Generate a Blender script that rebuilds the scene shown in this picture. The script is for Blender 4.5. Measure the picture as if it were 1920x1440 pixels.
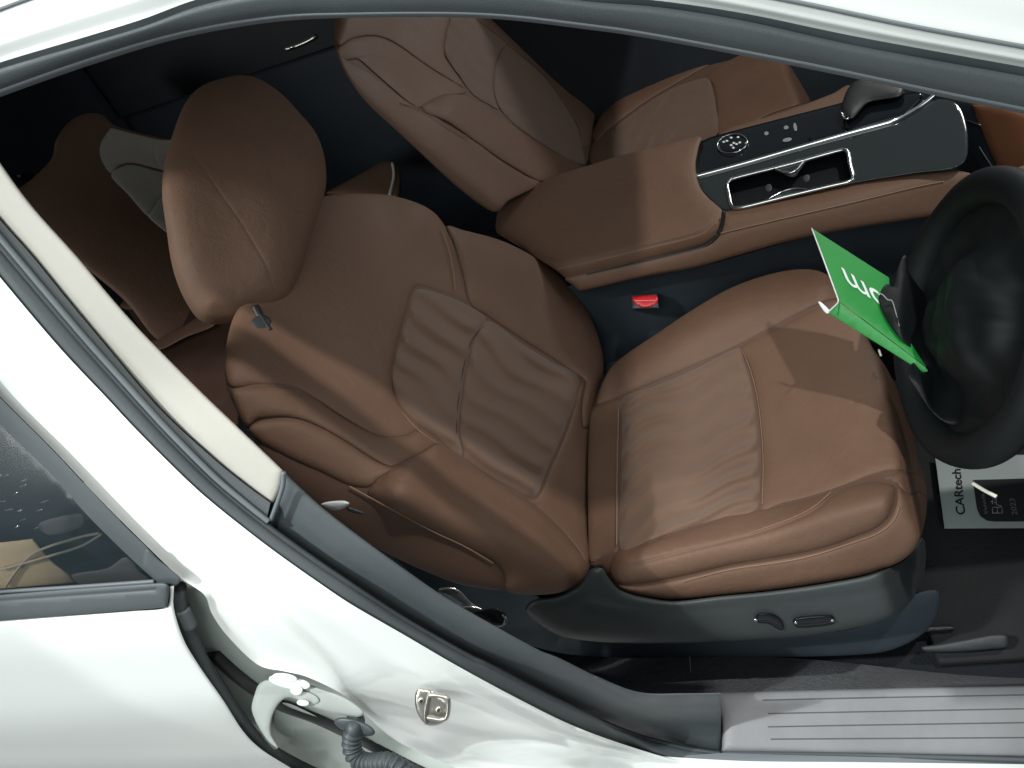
import bpy, math, random
import numpy as np
from mathutils import Vector, Matrix
from mathutils.geometry import delaunay_2d_cdt
random.seed(4)
S = bpy.context.scene
COL = S.collection
for o in list(bpy.data.objects): bpy.data.objects.remove(o)

# ------------------------------------------------------------------ camera
CAM = np.array([0.27304, -0.36429, 1.53877])
ROT = np.array([[0.9420079, 0.08053313, -0.32578447],
                [0.17272937, 0.71596342, 0.67643251],
                [0.28772499, -0.69347732, 0.66053277]])      # world -> camera
FPX = 1479.83
cd = bpy.data.cameras.new('camera'); cam = bpy.data.objects.new('camera', cd); COL.objects.link(cam)
cd.sensor_fit = 'HORIZONTAL'; cd.sensor_width = 36; cd.lens = FPX / 1920 * 36
cd.clip_start = .02; cd.clip_end = 200
M = Matrix([list(r) for r in ROT.T]).to_4x4(); M.translation = Vector(CAM)
cam.matrix_world = M
S.camera = cam

# ------------------------------------------------------------------ hall light
w = bpy.data.worlds.new("World"); S.world = w; w.use_nodes = True
bg = w.node_tree.nodes['Background']
bg.inputs[0].default_value = (.80, .95, 1.0, 1); bg.inputs[1].default_value = .15
def lamp(name, loc, target, energy, size, color=(1, .97, .93), spot=None):
    ld = bpy.data.lights.new(name, 'SPOT' if spot else 'AREA')
    ld.energy = energy; ld.color = color
    if spot: ld.spot_size = math.radians(spot); ld.shadow_soft_size = size; ld.spot_blend = .3
    else: ld.shape = 'DISK'; ld.size = size
    o = bpy.data.objects.new(name, ld); COL.objects.link(o)
    o.location = loc
    o.rotation_euler = (Vector(target) - Vector(loc)).to_track_quat('-Z', 'Y').to_euler()
    return o
lamp('ceiling_spot_lamp', (1.62, .18, 3.75), (.40, .60, .7), 225, .05, (1, .96, .90), 40)
lamp('ceiling_spot_lamp', (-1.45, -.86, 3.3), (-.10, -.03, .72), 190, .02, (.97, 1, .99), 13)
lamp('ceiling_lamp', (.1, -2.3, 3.5), (.0, .1, .9), 56, 2.6, (.95, 1, .985))
lamp('ceiling_lamp', (-1.5, -.85, 3.3), (-.1, 0, .8), 60, .30, (.96, 1, .98))
lamp('side_fill_lamp', (-2.9, -2.9, 2.0), (-.3, 0, .9), 46, 1.6, (.97, 1, .99))  # added low fill from the side to brighten the white body
lamp('ceiling_lamp', (2.4, 4.4, 2.6), (-.1, .6, .8), 50, .8, (1, .97, .92))
lamp('ceiling_lamp', (5.0, 1.3, 2.5), (-.6, 1.0, 1.0), 60, 3.0, (.98, 1, 1))  # added low in front to light the rear bench through the windscreen
S.view_settings.view_transform = 'Standard'; S.view_settings.look = 'None'
S.view_settings.exposure = -.05; S.view_settings.gamma = 1

# ------------------------------------------------------------------ materials
MATS = {}
def mat(name, col, rough=.5, metal=0, spec=.5, bump=0, bscale=400, var=0, vscale=12, coat=0, trans=0, alpha=1, sheen=0, bdist=.0006, wrinkle=0):
    if name in MATS: return MATS[name]
    m = bpy.data.materials.new(name); m.use_nodes = True
    nt = m.node_tree; b = nt.nodes['Principled BSDF']
    b.inputs['Base Color'].default_value = (*col, 1)
    b.inputs['Roughness'].default_value = rough; b.inputs['Metallic'].default_value = metal
    b.inputs['Specular IOR Level'].default_value = spec
    b.inputs['Coat Weight'].default_value = coat; b.inputs['Coat Roughness'].default_value = .06
    b.inputs['Transmission Weight'].default_value = trans; b.inputs['Alpha'].default_value = alpha
    b.inputs['Sheen Weight'].default_value = sheen
    tc = nt.nodes.new('ShaderNodeTexCoord')
    if var:
        n = nt.nodes.new('ShaderNodeTexNoise'); n.inputs['Scale'].default_value = vscale; n.inputs['Detail'].default_value = 6
        n.inputs['Roughness'].default_value = .65
        nt.links.new(tc.outputs['Object'], n.inputs['Vector'])
        mr = nt.nodes.new('ShaderNodeMapRange')
        mr.inputs[1].default_value = .3; mr.inputs[2].default_value = .7
        mr.inputs[3].default_value = 1 - var; mr.inputs[4].default_value = 1 + var
        nt.links.new(n.outputs['Fac'], mr.inputs[0])
        mx = nt.nodes.new('ShaderNodeVectorMath'); mx.operation = 'SCALE'
        mx.inputs[0].default_value = col
        nt.links.new(mr.outputs[0], mx.inputs['Scale']); nt.links.new(mx.outputs[0], b.inputs['Base Color'])
        mr2 = nt.nodes.new('ShaderNodeMapRange')
        mr2.inputs[1].default_value = .3; mr2.inputs[2].default_value = .7
        mr2.inputs[3].default_value = max(0, rough - .08); mr2.inputs[4].default_value = min(1, rough + .08)
        nt.links.new(n.outputs['Fac'], mr2.inputs[0]); nt.links.new(mr2.outputs[0], b.inputs['Roughness'])
    if bump:
        n = nt.nodes.new('ShaderNodeTexVoronoi' if bscale > 300 else 'ShaderNodeTexNoise'); n.inputs['Scale'].default_value = bscale
        nt.links.new(tc.outputs['Object'], n.inputs['Vector'])
        bp = nt.nodes.new('ShaderNodeBump'); bp.inputs['Strength'].default_value = bump; bp.inputs['Distance'].default_value = bdist
        nt.links.new(n.outputs[0], bp.inputs['Height']); nt.links.new(bp.outputs[0], b.inputs['Normal'])
    if wrinkle:
        n2 = nt.nodes.new('ShaderNodeTexNoise'); n2.inputs['Scale'].default_value = 38; n2.inputs['Detail'].default_value = 8; n2.inputs['Distortion'].default_value = 1.2
        nt.links.new(tc.outputs['Object'], n2.inputs['Vector'])
        b2 = nt.nodes.new('ShaderNodeBump'); b2.inputs['Strength'].default_value = wrinkle; b2.inputs['Distance'].default_value = .003
        nt.links.new(n2.outputs[0], b2.inputs['Height'])
        if bump: nt.links.new(bp.outputs[0], b2.inputs['Normal'])
        nt.links.new(b2.outputs[0], b.inputs['Normal'])
    MATS[name] = m
    return m
LEATHER = mat('brown_leather', (.146, .084, .056), .60, spec=.30, wrinkle=.35, bump=.35, bscale=700, var=.07, vscale=9)
LEATHER_IN = mat('brown_suede', (.146, .088, .060), .75, spec=.3, bump=.3, bscale=900, var=.04, vscale=30, sheen=.22)
LEATHER_DK = mat('dark_shaded_leather', (.060, .031, .022), .5, bump=.2, bscale=700, var=.1)  # darker leather copy; shade of the backrest side put into its colour
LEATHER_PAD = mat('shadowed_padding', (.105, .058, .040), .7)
THREAD = mat('light_brown_thread', (.27, .165, .11), .7)
SEAMDK = mat('dark_brown_thread', (.06, .03, .02), .8)
STONE = mat('grey_fabric', (.42, .39, .34), .8, bump=.3, bscale=900, var=.08, vscale=25)
PLASTIC = mat('dark_grey_plastic', (.030, .036, .040), .48, bump=.3, bscale=900, var=.15, vscale=8)
CABIN = mat('black_cabin_plastic', (.018, .028, .038), .7, bump=.2, bscale=600, var=.3, vscale=5)  # bluish lift puts the haze over the dark cabin into the colour
VALANCE = mat('seat_side_plastic', (.040, .047, .049), .45, bump=.2, bscale=900, var=.1)
RUBBER = mat('grey_rubber', (.066, .078, .085), .55, bump=.25, bscale=900, var=.06, vscale=20)
RUBBER_DK = mat('dark_rubber', (.040, .050, .056), .5, var=.15, vscale=20)
RUBBER_LT = mat('light_grey_rubber', (.13, .15, .165), .5)
PAINT = mat('white_car_paint', (.84, .87, .85), .26, coat=.8)
PAINT_IN = mat('grey_green_paint', (.50, .55, .51), .38, coat=.3, var=.04, vscale=14)  # grey green, darker than the body white
HINGE = mat('grey_hinge_paint', (.30, .33, .31), .4, var=.06, vscale=30)
TRIM = mat('beige_trim', (.47, .455, .41), .6, bump=.2, bscale=900, var=.02)
CHROME = mat('satin_chrome', (.75, .78, .78), .18, metal=1)
STEEL = mat('zinc_steel', (.52, .50, .45), .32, metal=1)
PIANO = mat('gloss_black', (.006, .008, .010), .05, spec=.3, coat=.15)
WOODG = mat('gloss_grey_veneer', (.024, .030, .032), .07, spec=.35, coat=.15)
CARPET = mat('grey_carpet', (.14, .15, .16), .95, spec=.1, bump=1, bscale=280, var=.25, vscale=120, bdist=.002)
PLATE = mat('brushed_grey_plate', (.19, .195, .205), .5, metal=0, var=.10, vscale=18, bump=.4, bscale=120, bdist=.0004)
RED = mat('red_plastic', (.5, .010, .016), .4)
GREEN = mat('green_card', (.010, .23, .036), .5)
WHITE = mat('white_card', (.75, .78, .80), .5)
PRINTW = mat('white_print', (.70, .78, .76), .5)
CABIN_FLOOR = mat('shaded_floor_carpet', (.016, .019, .022), .95, spec=.1, bump=1, bscale=280, bdist=.002)  # carpet darkened to near black; the floor's shade is in the colour
PRINTD = mat('black_print', (.012, .014, .016), .5)
PRINTG = mat('grey_print', (.25, .28, .28), .5)
PAPERC = mat('grey_white_card', (.33, .38, .38), .5)
GLASS = mat('tinted_glass', (.02, .03, .035), .16, spec=.5, coat=0, alpha=.42)
PALE_PLASTIC = mat('light_plastic', (.75, .73, .65), .3)  # plain pale plastic, no emission

# ------------------------------------------------------------------ surfaces
# at() puts a traced outline point on a real surface of the car: every surface is a plane or curved
# sheet given in metres (x forward, y into the car, z up)
def rays(p):
    p = np.atleast_2d(np.asarray(p, float))
    c = np.stack([(p[:, 0] - 960) / FPX, (720 - p[:, 1]) / FPX, -np.ones(len(p))], 1)
    r = c @ ROT
    return r / np.linalg.norm(r, axis=1, keepdims=True)
def plane(n, p0):
    n = np.array(n, float); p0 = np.array(p0, float)
    def f(p):
        r = rays(p); return (n @ (p0 - CAM)) / (r @ n)
    return f
def rounded(fs, k=.02):
    def f(p):
        T = np.stack([g(p) for g in fs]); T = np.clip(T, .05, 6); m = T.max(0)
        return m + k * np.log(np.exp((T - m) / k).sum(0))
    return f
GZ = np.array([-1, .30, .36, .42, .6, .8, .95, 1.1, 1.25, 1.4, 1.5, 3]); GY = np.array([.02, .0, .0, .035, .0, -.02, 0.0, .06, .13, .21, .29, 1.6])
_z = np.linspace(-1, 3, 801); _y = np.interp(_z, GZ, GY); _k = np.exp(-np.linspace(-2, 2, 25) ** 2); _k /= _k.sum()
_y = np.convolve(np.pad(_y, 12, mode='edge'), _k, 'valid')
def body(off=0):
    def f(p):
        r = rays(p); t = np.linspace(.05, 3.5, 900)
        offs = np.broadcast_to(off, (len(r),))
        P = CAM[None, None] + r[:, None, :] * t[None, :, None]
        v = P[..., 1] - np.interp(P[..., 2], _z, _y) - offs[:, None]
        i = np.argmax(v > 0, 1); i = np.clip(i, 1, None); a = np.arange(len(r))
        v0 = v[a, i - 1]; v1 = v[a, i]
        return t[i - 1] + (t[i] - t[i - 1]) * (-v0) / (v1 - v0 + 1e-12)
    return f
def lift(f, h): return lambda p: f(p) - h
def at(p, f, h=0):
    p = np.atleast_2d(np.asarray(p, float)); return CAM + rays(p) * (f(p) - h)[:, None]

def smooth(pts, closed=False, sp=5.):
    P = np.array(pts, float); n = len(P); out = []
    for i in range(n if closed else n - 1):
        if closed: a, b, c, d = P[i - 1], P[i], P[(i + 1) % n], P[(i + 2) % n]
        else: a, b, c, d = P[max(i - 1, 0)], P[i], P[i + 1], P[min(i + 2, n - 1)]
        L = np.linalg.norm(c - b)
        if L < 1e-6: continue
        ta, tb = (c - a) / 2, (d - b) / 2
        if np.linalg.norm(a - b) < 1e-6: ta = ta * .3
        if np.linalg.norm(d - c) < 1e-6: tb = tb * .3
        # centripetal-like limit of tangents
        for t_ in (ta, tb):
            l = np.linalg.norm(t_)
            if l > L * 1.2: t_ *= L * 1.2 / l
        k = max(1, int(round(L / sp))); s = np.arange(k) / k; s = s[:, None]
        out.append((2*s**3-3*s**2+1)*b + (s**3-2*s**2+s)*ta + (-2*s**3+3*s**2)*c + (s**3-s**2)*tb)
    if not closed: out.append(P[-1:])
    return np.concatenate(out)
def resample(P, n):
    d = np.r_[0, np.cumsum(np.linalg.norm(np.diff(P, axis=0), axis=1))]; t = np.linspace(0, d[-1], n)
    return np.stack([np.interp(t, d, P[:, k]) for k in range(P.shape[1])], 1)
def segdist(p, poly, closed):
    A = poly; B = np.roll(poly, -1, 0) if closed else poly[1:]
    if not closed: A = poly[:-1]
    best = np.full(len(p), 1e9)
    for i in range(0, len(A), 64):
        a = A[i:i+64]; b = B[i:i+64]; ab = b - a; L = (ab ** 2).sum(1) + 1e-12
        ap = p[:, None] - a[None]; t = np.clip((ap * ab).sum(2) / L, 0, 1)
        d = np.linalg.norm(ap - t[..., None] * ab, axis=2).min(1); best = np.minimum(best, d)
    return best
def inside(p, poly):
    x, y = p[:, 0], p[:, 1]; r = np.zeros(len(p), bool); n = len(poly); j = n - 1
    for i in range(n):
        xi, yi = poly[i]; xj, yj = poly[j]
        c = ((yi > y) != (yj > y)) & (x < (xj - xi) * (y - yi) / (yj - yi + 1e-12) + xi); r ^= c; j = i
    return r

# ------------------------------------------------------------------ object helpers
def empty(name, loc, label, cat, group=None):
    o = bpy.data.objects.new(name, None); COL.objects.link(o); o.location = loc; o.empty_display_size = .05
    o['label'] = label; o['category'] = cat
    if group: o['group'] = group
    return o
def part_empty(name, loc, parent):
    o = bpy.data.objects.new(name, None); COL.objects.link(o); o.empty_display_size = .02
    o.location = Vector(np.array(loc) - origin(parent)); o.parent = parent
    return o
def origin(parent):
    v = Vector((0, 0, 0))
    while parent is not None: v += parent.location; parent = parent.parent
    return np.array(v)
def link(name, V, F, m, parent=None, sm=True, label=None):
    V = np.asarray(V, float) - origin(parent)
    me = bpy.data.meshes.new(name); me.from_pydata([tuple(v) for v in V], [], [tuple(int(i) for i in f) for f in F])
    me.materials.append(m); me.validate()
    if sm: me.polygons.foreach_set('use_smooth', [True] * len(me.polygons))
    me.update()
    o = bpy.data.objects.new(name, me); COL.objects.link(o); o.parent = parent
    if label: o['label'] = label
    return o
def solid(name, P, F, R, back, m, parent, label=None, sm=True, taper=0.):
    """front sheet P/F closed with a back sheet pushed away by `back` metres"""
    n = len(P); cnt = {}
    for f in F:
        for a, b in zip(f, list(f[1:]) + [f[0]]): cnt[(a, b)] = 1
    bd = [(a, b) for (a, b) in cnt if (b, a) not in cnt]
    c = P.mean(0)
    Q = P + R * back
    if taper: Q = Q + (c + R.mean(0) * back - Q) * taper
    V = np.concatenate([P, Q]); G = [tuple(f) for f in F] + [tuple(i + n for i in f[::-1]) for f in F]
    # separate wall verts keep the front smooth
    bi = sorted({a for e in bd for a in e}); mp = {a: 2 * n + k for k, a in enumerate(bi)}; mq = {a: 2 * n + len(bi) + k for k, a in enumerate(bi)}
    V = np.concatenate([V, P[bi], Q[bi]])
    for a, b in bd: G.append((mp[b], mp[a], mq[a], mq[b]))
    return link(name, V, G, m, parent, sm, label)

def panel(name, outline, f, m, parent, dome=.006, r=14, step=8., grooves=(), ridges=(), fn=None, back=.03, label=None, closed_smooth=True, taper=.0, sp=None, lift0=0, power=2., holes=()):
    sp = sp or max(3., step * .7)
    B = smooth(outline, True, sp) if closed_smooth else np.array(sum([list(resample(np.array([outline[i], outline[(i+1) % len(outline)]], float), max(2, int(np.linalg.norm(np.subtract(outline[i], outline[(i+1) % len(outline)])) / sp) + 1))[:-1]) for i in range(len(outline))], []))
    nb = len(B)
    area = .5 * np.sum(B[:, 0] * np.roll(B[:, 1], -1) - np.roll(B[:, 0], -1) * B[:, 1])
    T = np.roll(B, -1, 0) - np.roll(B, 1, 0); T /= np.linalg.norm(T, axis=1, keepdims=True) + 1e-9
    N = np.stack([-T[:, 1], T[:, 0]], 1) * np.sign(area)
    rr = [x for x in (.07 * r, .22 * r, .48 * r) if x > .6]
    pts = []
    for x in rr: q = B + N * x; pts.append(q)
    lines = [(smooth(g[0], False, 4.), g[1], g[2]) for g in grooves]
    for L, wd, dp in lines:
        t = np.gradient(L, axis=0); t /= np.linalg.norm(t, axis=1, keepdims=True) + 1e-9; nn = np.stack([-t[:, 1], t[:, 0]], 1)
        for s in (0, -wd * .7, wd * .7, -wd * 1.6, wd * 1.6): pts.append(L + nn * s)
    HB = [smooth(h_, True, 3.) for h_ in holes]
    x0, y0 = B.min(0); x1, y1 = B.max(0)
    gx, gy = np.meshgrid(np.arange(x0 + step / 2, x1, step), np.arange(y0 + step / 2, y1, step)); gx = gx + (np.arange(gx.shape[0]) % 2)[:, None] * step / 2
    G = np.stack([gx.ravel(), gy.ravel()], 1)
    clear = (rr[-1] if rr else 0) + step * .45
    keep = inside(G, B); G = G[keep]
    if len(G): G = G[segdist(G, B, True) > clear]
    for hb in HB:
        if len(G): G = G[segdist(G, hb, True) > step * .5]
    for L, wd, dp in lines:
        if len(G): G = G[segdist(G, L, False) > wd * 1.6 + step * .3]
    if pts:
        q = np.concatenate(pts); q = q[inside(q, B)]
        if len(q): q = q[segdist(q, B, True) > .6 * (rr[0] if rr else 1)]
        # thin out near-duplicates
        key = np.round(q / 1.6).astype(int); _, ix = np.unique(key, axis=0, return_index=True); q = q[ix]
    else: q = np.zeros((0, 2))
    A = np.concatenate([B, q, G] + HB); k0 = nb + len(q) + len(G); HE = []
    for hb in HB: HE += [(k0 + i, k0 + (i + 1) % len(hb)) for i in range(len(hb))]; k0 += len(hb)
    res = delaunay_2d_cdt([Vector((a[0], -a[1])) for a in A], [(i, (i + 1) % nb) for i in range(nb)] + HE, [], 0, 1e-4)
    V2 = np.array([[v[0], -v[1]] for v in res[0]]); F = np.array([list(t) for t in res[2]])
    cen = V2[F].mean(1); F = F[inside(cen, B)]
    for hb in HB: cen = V2[F].mean(1); F = F[~inside(cen, hb)]
    e1 = V2[F[:, 1]] - V2[F[:, 0]]; e2 = V2[F[:, 2]] - V2[F[:, 0]]; cr = e1[:, 0] * e2[:, 1] - e1[:, 1] * e2[:, 0]
    F = F[np.abs(cr) > 1e-6]; cr = cr[np.abs(cr) > 1e-6]
    F[cr > 0] = F[cr > 0][:, ::-1]
    d = segdist(V2, B, True)
    u = np.clip(d / r, 0, 1); h = dome * (1 - (1 - u) ** power) ** (1 / power) + lift0
    for L, wd, dp in lines: h = h - dp * np.exp(-(segdist(V2, L, False) / wd) ** 2)
    for g in ridges: h = h + g[2] * np.exp(-(segdist(V2, smooth(g[0], False, 12.), False) / g[1]) ** 2)
    if fn is not None: h = h + fn(V2, d)
    R = rays(V2); P = CAM + R * (f(V2) - h)[:, None]
    return solid(name, P, [list(map(int, t)) for t in F], R, back, m, parent, label, taper=taper)

def ribbon(name, lines, fs, m, parent, n=120, rows=4, back=.015, label=None, bulge=0.):
    """a band between edge lines, each lying on its own surface"""
    L = [resample(smooth(l, False, 8.), n) for l in lines]; X = []; T = []
    for i in range(len(L) - 1):
        t0 = fs[i](L[i]); t1 = fs[i + 1](L[i + 1])
        for k in range(rows + (i == len(L) - 2)):
            s = k / rows; e = s * s * (3 - 2 * s) if len(L) > 2 else s
            X.append(L[i] * (1 - s) + L[i + 1] * s); T.append(t0 * (1 - e) + t1 * e - bulge * math.sqrt(max(0, 1 - (2 * s - 1) ** 2)))
    X = np.array(X); T = np.array(T); nr = len(X)
    R = rays(X.reshape(-1, 2)); P = CAM + R * T.reshape(-1)[:, None]
    F = []
    for i in range(nr - 1):
        for j in range(n - 1): F.append((i * n + j, (i + 1) * n + j, (i + 1) * n + j + 1, i * n + j + 1))
    # orientation towards the viewer
    a, b, c, d = F[len(F) // 2]; nn = np.cross(P[b] - P[a], P[c] - P[a])
    if nn @ R[a] > 0: F = [f[::-1] for f in F]
    return solid(name, P, F, R, back, m, parent, label)

def tube(name, P, rad, m, parent, seg=8, rib=None, label=None, flat=1.0, closed=False):
    P = np.asarray(P, float); n = len(P); V = []; F = []
    rad = np.broadcast_to(rad, (n,)).astype(float)
    T = np.gradient(P, axis=0) if not closed else np.roll(P, -1, 0) - np.roll(P, 1, 0)
    T /= np.linalg.norm(T, axis=1, keepdims=True) + 1e-12
    up = CAM - P.mean(0); up /= np.linalg.norm(up)
    for i in range(n):
        a = up - T[i] * (up @ T[i]); a /= np.linalg.norm(a) + 1e-12; b = np.cross(T[i], a)
        for k in range(seg):
            th = 2 * math.pi * k / seg; V.append(P[i] + rad[i] * (math.cos(th) * a * flat + math.sin(th) * b))
    for i in range(n if closed else n - 1):
        j = (i + 1) % n
        for k in range(seg): l = (k + 1) % seg; F.append((i*seg+k, i*seg+l, j*seg+l, j*seg+k))
    if not closed: F.append(tuple(range(seg))[::-1]); F.append(tuple((n-1)*seg + k for k in range(seg)))
    return link(name, V, F, m, parent, True, label)
def ptube(name, pts, f, rad, m, parent, h=0, sp=6., seg=8, closed=False, **k):
    return tube(name, at(smooth(pts, closed, sp), f, h), rad, m, parent, seg, closed=closed, **k)
def stitch(pts, f, m, parent, h=.001, rad=.0007, name='stitching'):
    return ptube(name, pts, f, rad, m, parent, h, 8., 5)

def box(name, lo, hi, m, parent=None, bev=0, rotz=0, label=None, sm=False):
    lo = np.array(lo, float); hi = np.array(hi, float); c = (lo + hi) / 2; s = (hi - lo) / 2
    import bmesh
    bm = bmesh.new(); bmesh.ops.create_cube(bm, size=2)
    for v in bm.verts: v.co = Vector((v.co.x * s[0], v.co.y * s[1], v.co.z * s[2]))
    if bev: bmesh.ops.bevel(bm, geom=list(bm.edges), offset=bev, segments=3, affect='EDGES', profile=.5)
    bmesh.ops.rotate(bm, cent=(0, 0, 0), matrix=Matrix.Rotation(rotz, 3, 'Z'), verts=bm.verts)
    for v in bm.verts: v.co += Vector(c) - Vector(origin(parent))
    me = bpy.data.meshes.new(name); bm.to_mesh(me); bm.free(); me.materials.append(m)
    if sm or bev: me.polygons.foreach_set('use_smooth', [True] * len(me.polygons))
    o = bpy.data.objects.new(name, me); COL.objects.link(o); o.parent = parent
    if label: o['label'] = label
    return o
def structure(o): o['kind'] = 'structure'; return o
def lettering(name, txt, o3, u, v, size, m, parent, thick=.0003, bold=.0):
    """flat print: letters with their baseline along u, up along v, starting at o3"""
    cu = bpy.data.curves.new(name, 'FONT'); cu.body = txt; cu.size = 1; cu.extrude = thick / size; cu.offset = bold
    t = bpy.data.objects.new(name, cu); COL.objects.link(t)
    dg = bpy.context.evaluated_depsgraph_get(); me = bpy.data.meshes.new_from_object(t.evaluated_get(dg)); bpy.data.objects.remove(t)
    u = np.array(u, float); v = np.array(v, float); nrm = np.cross(u, v); nrm /= np.linalg.norm(nrm); og = origin(parent)
    for q in me.vertices:
        c = np.array(q.co) * size; q.co = Vector(np.array(o3) + u * c[0] + v * c[1] + nrm * c[2] - og)
    me.materials.clear(); me.materials.append(m)
    o = bpy.data.objects.new(name, me); COL.objects.link(o); o.parent = parent
    return o

# ================================================================== SETTING
# hall floor far below, cabin shell
structure(box('hall_floor', (-12, -12, -.12), (12, 12, -.10), mat('pale_hall_floor', (.45, .45, .44), .3, var=.05, vscale=2)))
FL = plane((0, 0, 1), (0, 0, .27))
structure(box('cabin_floor', (-1.35, .12, .18), (1.35, 1.66, .265), CABIN_FLOOR))

# ================================================================== CAR BODY
car = empty('car_body', (0, 0, .3), 'white car body around the open front door, with grey rubber seals and beige pillar trim', 'car body')
T0 = [(-60, 205), (0, 182), (167, 123), (333, 73), (500, 43), (640, 34), (900, 34), (1100, 55), (1240, 76), (1520, 130), (1747, 178), (1920, 214), (2000, 232)]
T1 = [(-60, 190), (0, 168), (167, 109), (333, 61), (500, 31), (640, 24), (900, 24), (1100, 44), (1240, 65), (1520, 118), (1747, 166), (1920, 201), (2000, 219)]
T2 = [(-60, 152), (0, 129), (167, 80), (267, 50), (400, 4), (600, -30), (850, -38), (1083, 0), (1240, 14), (1400, 40), (1613, 87), (1920, 143), (2000, 158)]
T2b = [(-60, 140), (0, 117), (167, 67), (267, 36), (400, -10), (600, -44), (850, -52), (1083, -14), (1240, 2), (1400, 26), (1613, 70), (1920, 126), (2000, 141)]
T3 = [(-60, 45), (0, 18), (100, -18), (300, -80), (600, -120), (850, -120), (1150, -70), (1300, -35), (1513, 8), (1713, 50), (1920, 88), (2000, 102)]
T4 = [(-60, -40), (0, -80), (150, -140), (300, -180), (600, -230), (850, -240), (1150, -200), (1300, -160), (1513, -110), (1713, -70), (1920, -30), (2000, -15)]
ribbon('opening_seal_lip', [T0, T1], [body(.035), body(.022)], RUBBER_LT, car, bulge=.004, back=.02)
ribbon('roof_seal', [T1, T2], [body(.022), body(.006)], RUBBER, car, bulge=.006, back=.02, rows=6)
ribbon('roof_gutter', [T2, T2b], [body(.008), body(.004)], RUBBER_DK, car, back=.02)
ribbon('roof_rail', [T2b, [(p[0]*.5+q[0]*.5, p[1]*.55+q[1]*.45) for p, q in zip(resample(smooth(T2b), 14), resample(smooth(T3), 14))], T3, T4],
       [body(.006), body(-.006), body(-.012), body(-.02)], PAINT, car, back=.03, rows=6)
ptube('roof_moulding', T3, body(-.012), .0014, RUBBER_LT, car, .001)

# roof skin and the openings round the cabin (they shade the inside)
def roof_panel():
    V = []; F = []; nx, ny = 14, 12
    for i in range(nx):
        x = -1.7 + i * (2.14 / (nx - 1))
        for j in range(ny):
            y = .30 + j * (1.10 / (ny - 1)); c = (y - .85) / .6
            z = 1.50 - .05 * c * c - .03 * ((x + .5) / 1.0) ** 2
            V.append((x, y, z))
    n = len(V); V += [(a, b, c - .03) for a, b, c in V]
    for i in range(nx - 1):
        for j in range(ny - 1):
            a = i * ny + j; F.append((a, a + ny, a + ny + 1, a + 1)); F.append((a + n + 1, a + ny + 1 + n, a + ny + n, a + n))
    return link('roof', V, F, PAINT, car)
roof_panel()
box('windscreen_header', (.36, .30, 1.40), (.47, 1.40, 1.455), PLASTIC, car, .01)
box('firewall', (1.28, .10, .2), (1.36, 1.70, .98), CABIN, car)
box('rear_bulkhead', (-1.75, .10, .2), (-1.66, 1.70, 1.45), CABIN, car)
box('far_sill', (-1.7, 1.62, .2), (1.3, 1.72, .97), CABIN, car)
box('far_pillar', (-.40, 1.56, .9), (-.24, 1.66, 1.46), CABIN, car)
box('far_roof_rail', (-1.7, 1.38, 1.36), (.5, 1.48, 1.43), CABIN, car)
box('far_rear_window', (-1.25, 1.585, .95), (-.38, 1.59, 1.40), mat('dark_pane', (.012, .018, .022), .5, alpha=.93), car)  # near-opaque pane added to keep the far side dark
box('near_rear_side', (-1.7, .12, .2), (-.42, .16, .92), CABIN, car)
box('far_quarter_panel', (-1.7, 1.55, .9), (-1.25, 1.66, 1.46), CABIN, car)

# door pillar, from the cabin side outward
L0 = [(-60, 215), (0, 305), (60, 387), (143, 480), (210, 560), (273, 630), (370, 728), (450, 805), (530, 882)]
L1 = [(-60, 335), (0, 412), (60, 480), (125, 560), (200, 650), (300, 767), (400, 860), (455, 905), (507, 943)]
LM = [(-60, 390), (0, 461), (90, 568), (160, 650), (228, 726), (311, 817), (394, 900), (450, 948), (497, 985)]
LM2 = [(497, 985), (550, 1024), (613, 1068), (747, 1157), (880, 1233), (907, 1245), (1040, 1313), (1173, 1372), (1280, 1402), (1350, 1413)]
LI2 = [(530, 882), (545, 897), (603, 950), (680, 1010), (820, 1110), (927, 1173), (1013, 1220), (1047, 1233), (1123, 1270), (1200, 1298), (1280, 1300), (1352, 1299)]
L3 = [(-60, 445), (0, 520), (110, 650), (200, 746), (256, 806), (339, 889), (394, 939), (478, 1006), (540, 1052), (600, 1094), (660, 1134), (757, 1190), (860, 1250), (973, 1311), (1073, 1360), (1173, 1397), (1280, 1428), (1400, 1450), (1500, 1460)]
panel('pillar_trim', L0 + [(530, 890), (527, 908), (520, 928)] + L1[::-1], rounded([body(.024), body(.030)], .01), TRIM, car, dome=.006, r=16, step=9, back=.03, label='beige upper pillar trim')
def gap(p, q, a=.5): return [(u[0]*(1-a)+v[0]*a, u[1]*(1-a)+v[1]*a) for u, v in zip(resample(smooth(p), 24), resample(smooth(q), 24))]
ribbon('pillar_seal_lip', [L1, LM], [body(.026), body(.020)], RUBBER, car, bulge=.003, back=.02)
L3a = [p for p in L3 if p[0] < 500]; L3b = [p for p in L3 if 490 < p[0] < 1450]
ribbon('pillar_seal', [LM + LM2[1:], L3[:-1]], [body(.018), body(.006)], RUBBER, car, n=200, rows=8, bulge=.007, back=.02)
ptube('seal_groove', LM + LM2[1:], body(.020), .0035, RUBBER_DK, car, .004)
ptube('seal_highlight_lip', [(x + 7, y - 7) for x, y in LM], body(.022), .0028, RUBBER_LT, car, .006)
panel('lower_pillar_trim', LI2 + [(1352, 1299), (1352, 1350), (1350, 1411)] + LM2[::-1] + [(497, 983), (500, 975), (507, 943), (520, 928), (528, 905)],
      rounded([body(.03), body(.035)], .01), RUBBER, car, dome=.008, r=18, step=9, back=.03, label='dark grey lower pillar trim',
      grooves=[([(1110, 1272), (1200, 1320), (1290, 1355), (1348, 1362)], 5, .003)])
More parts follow.
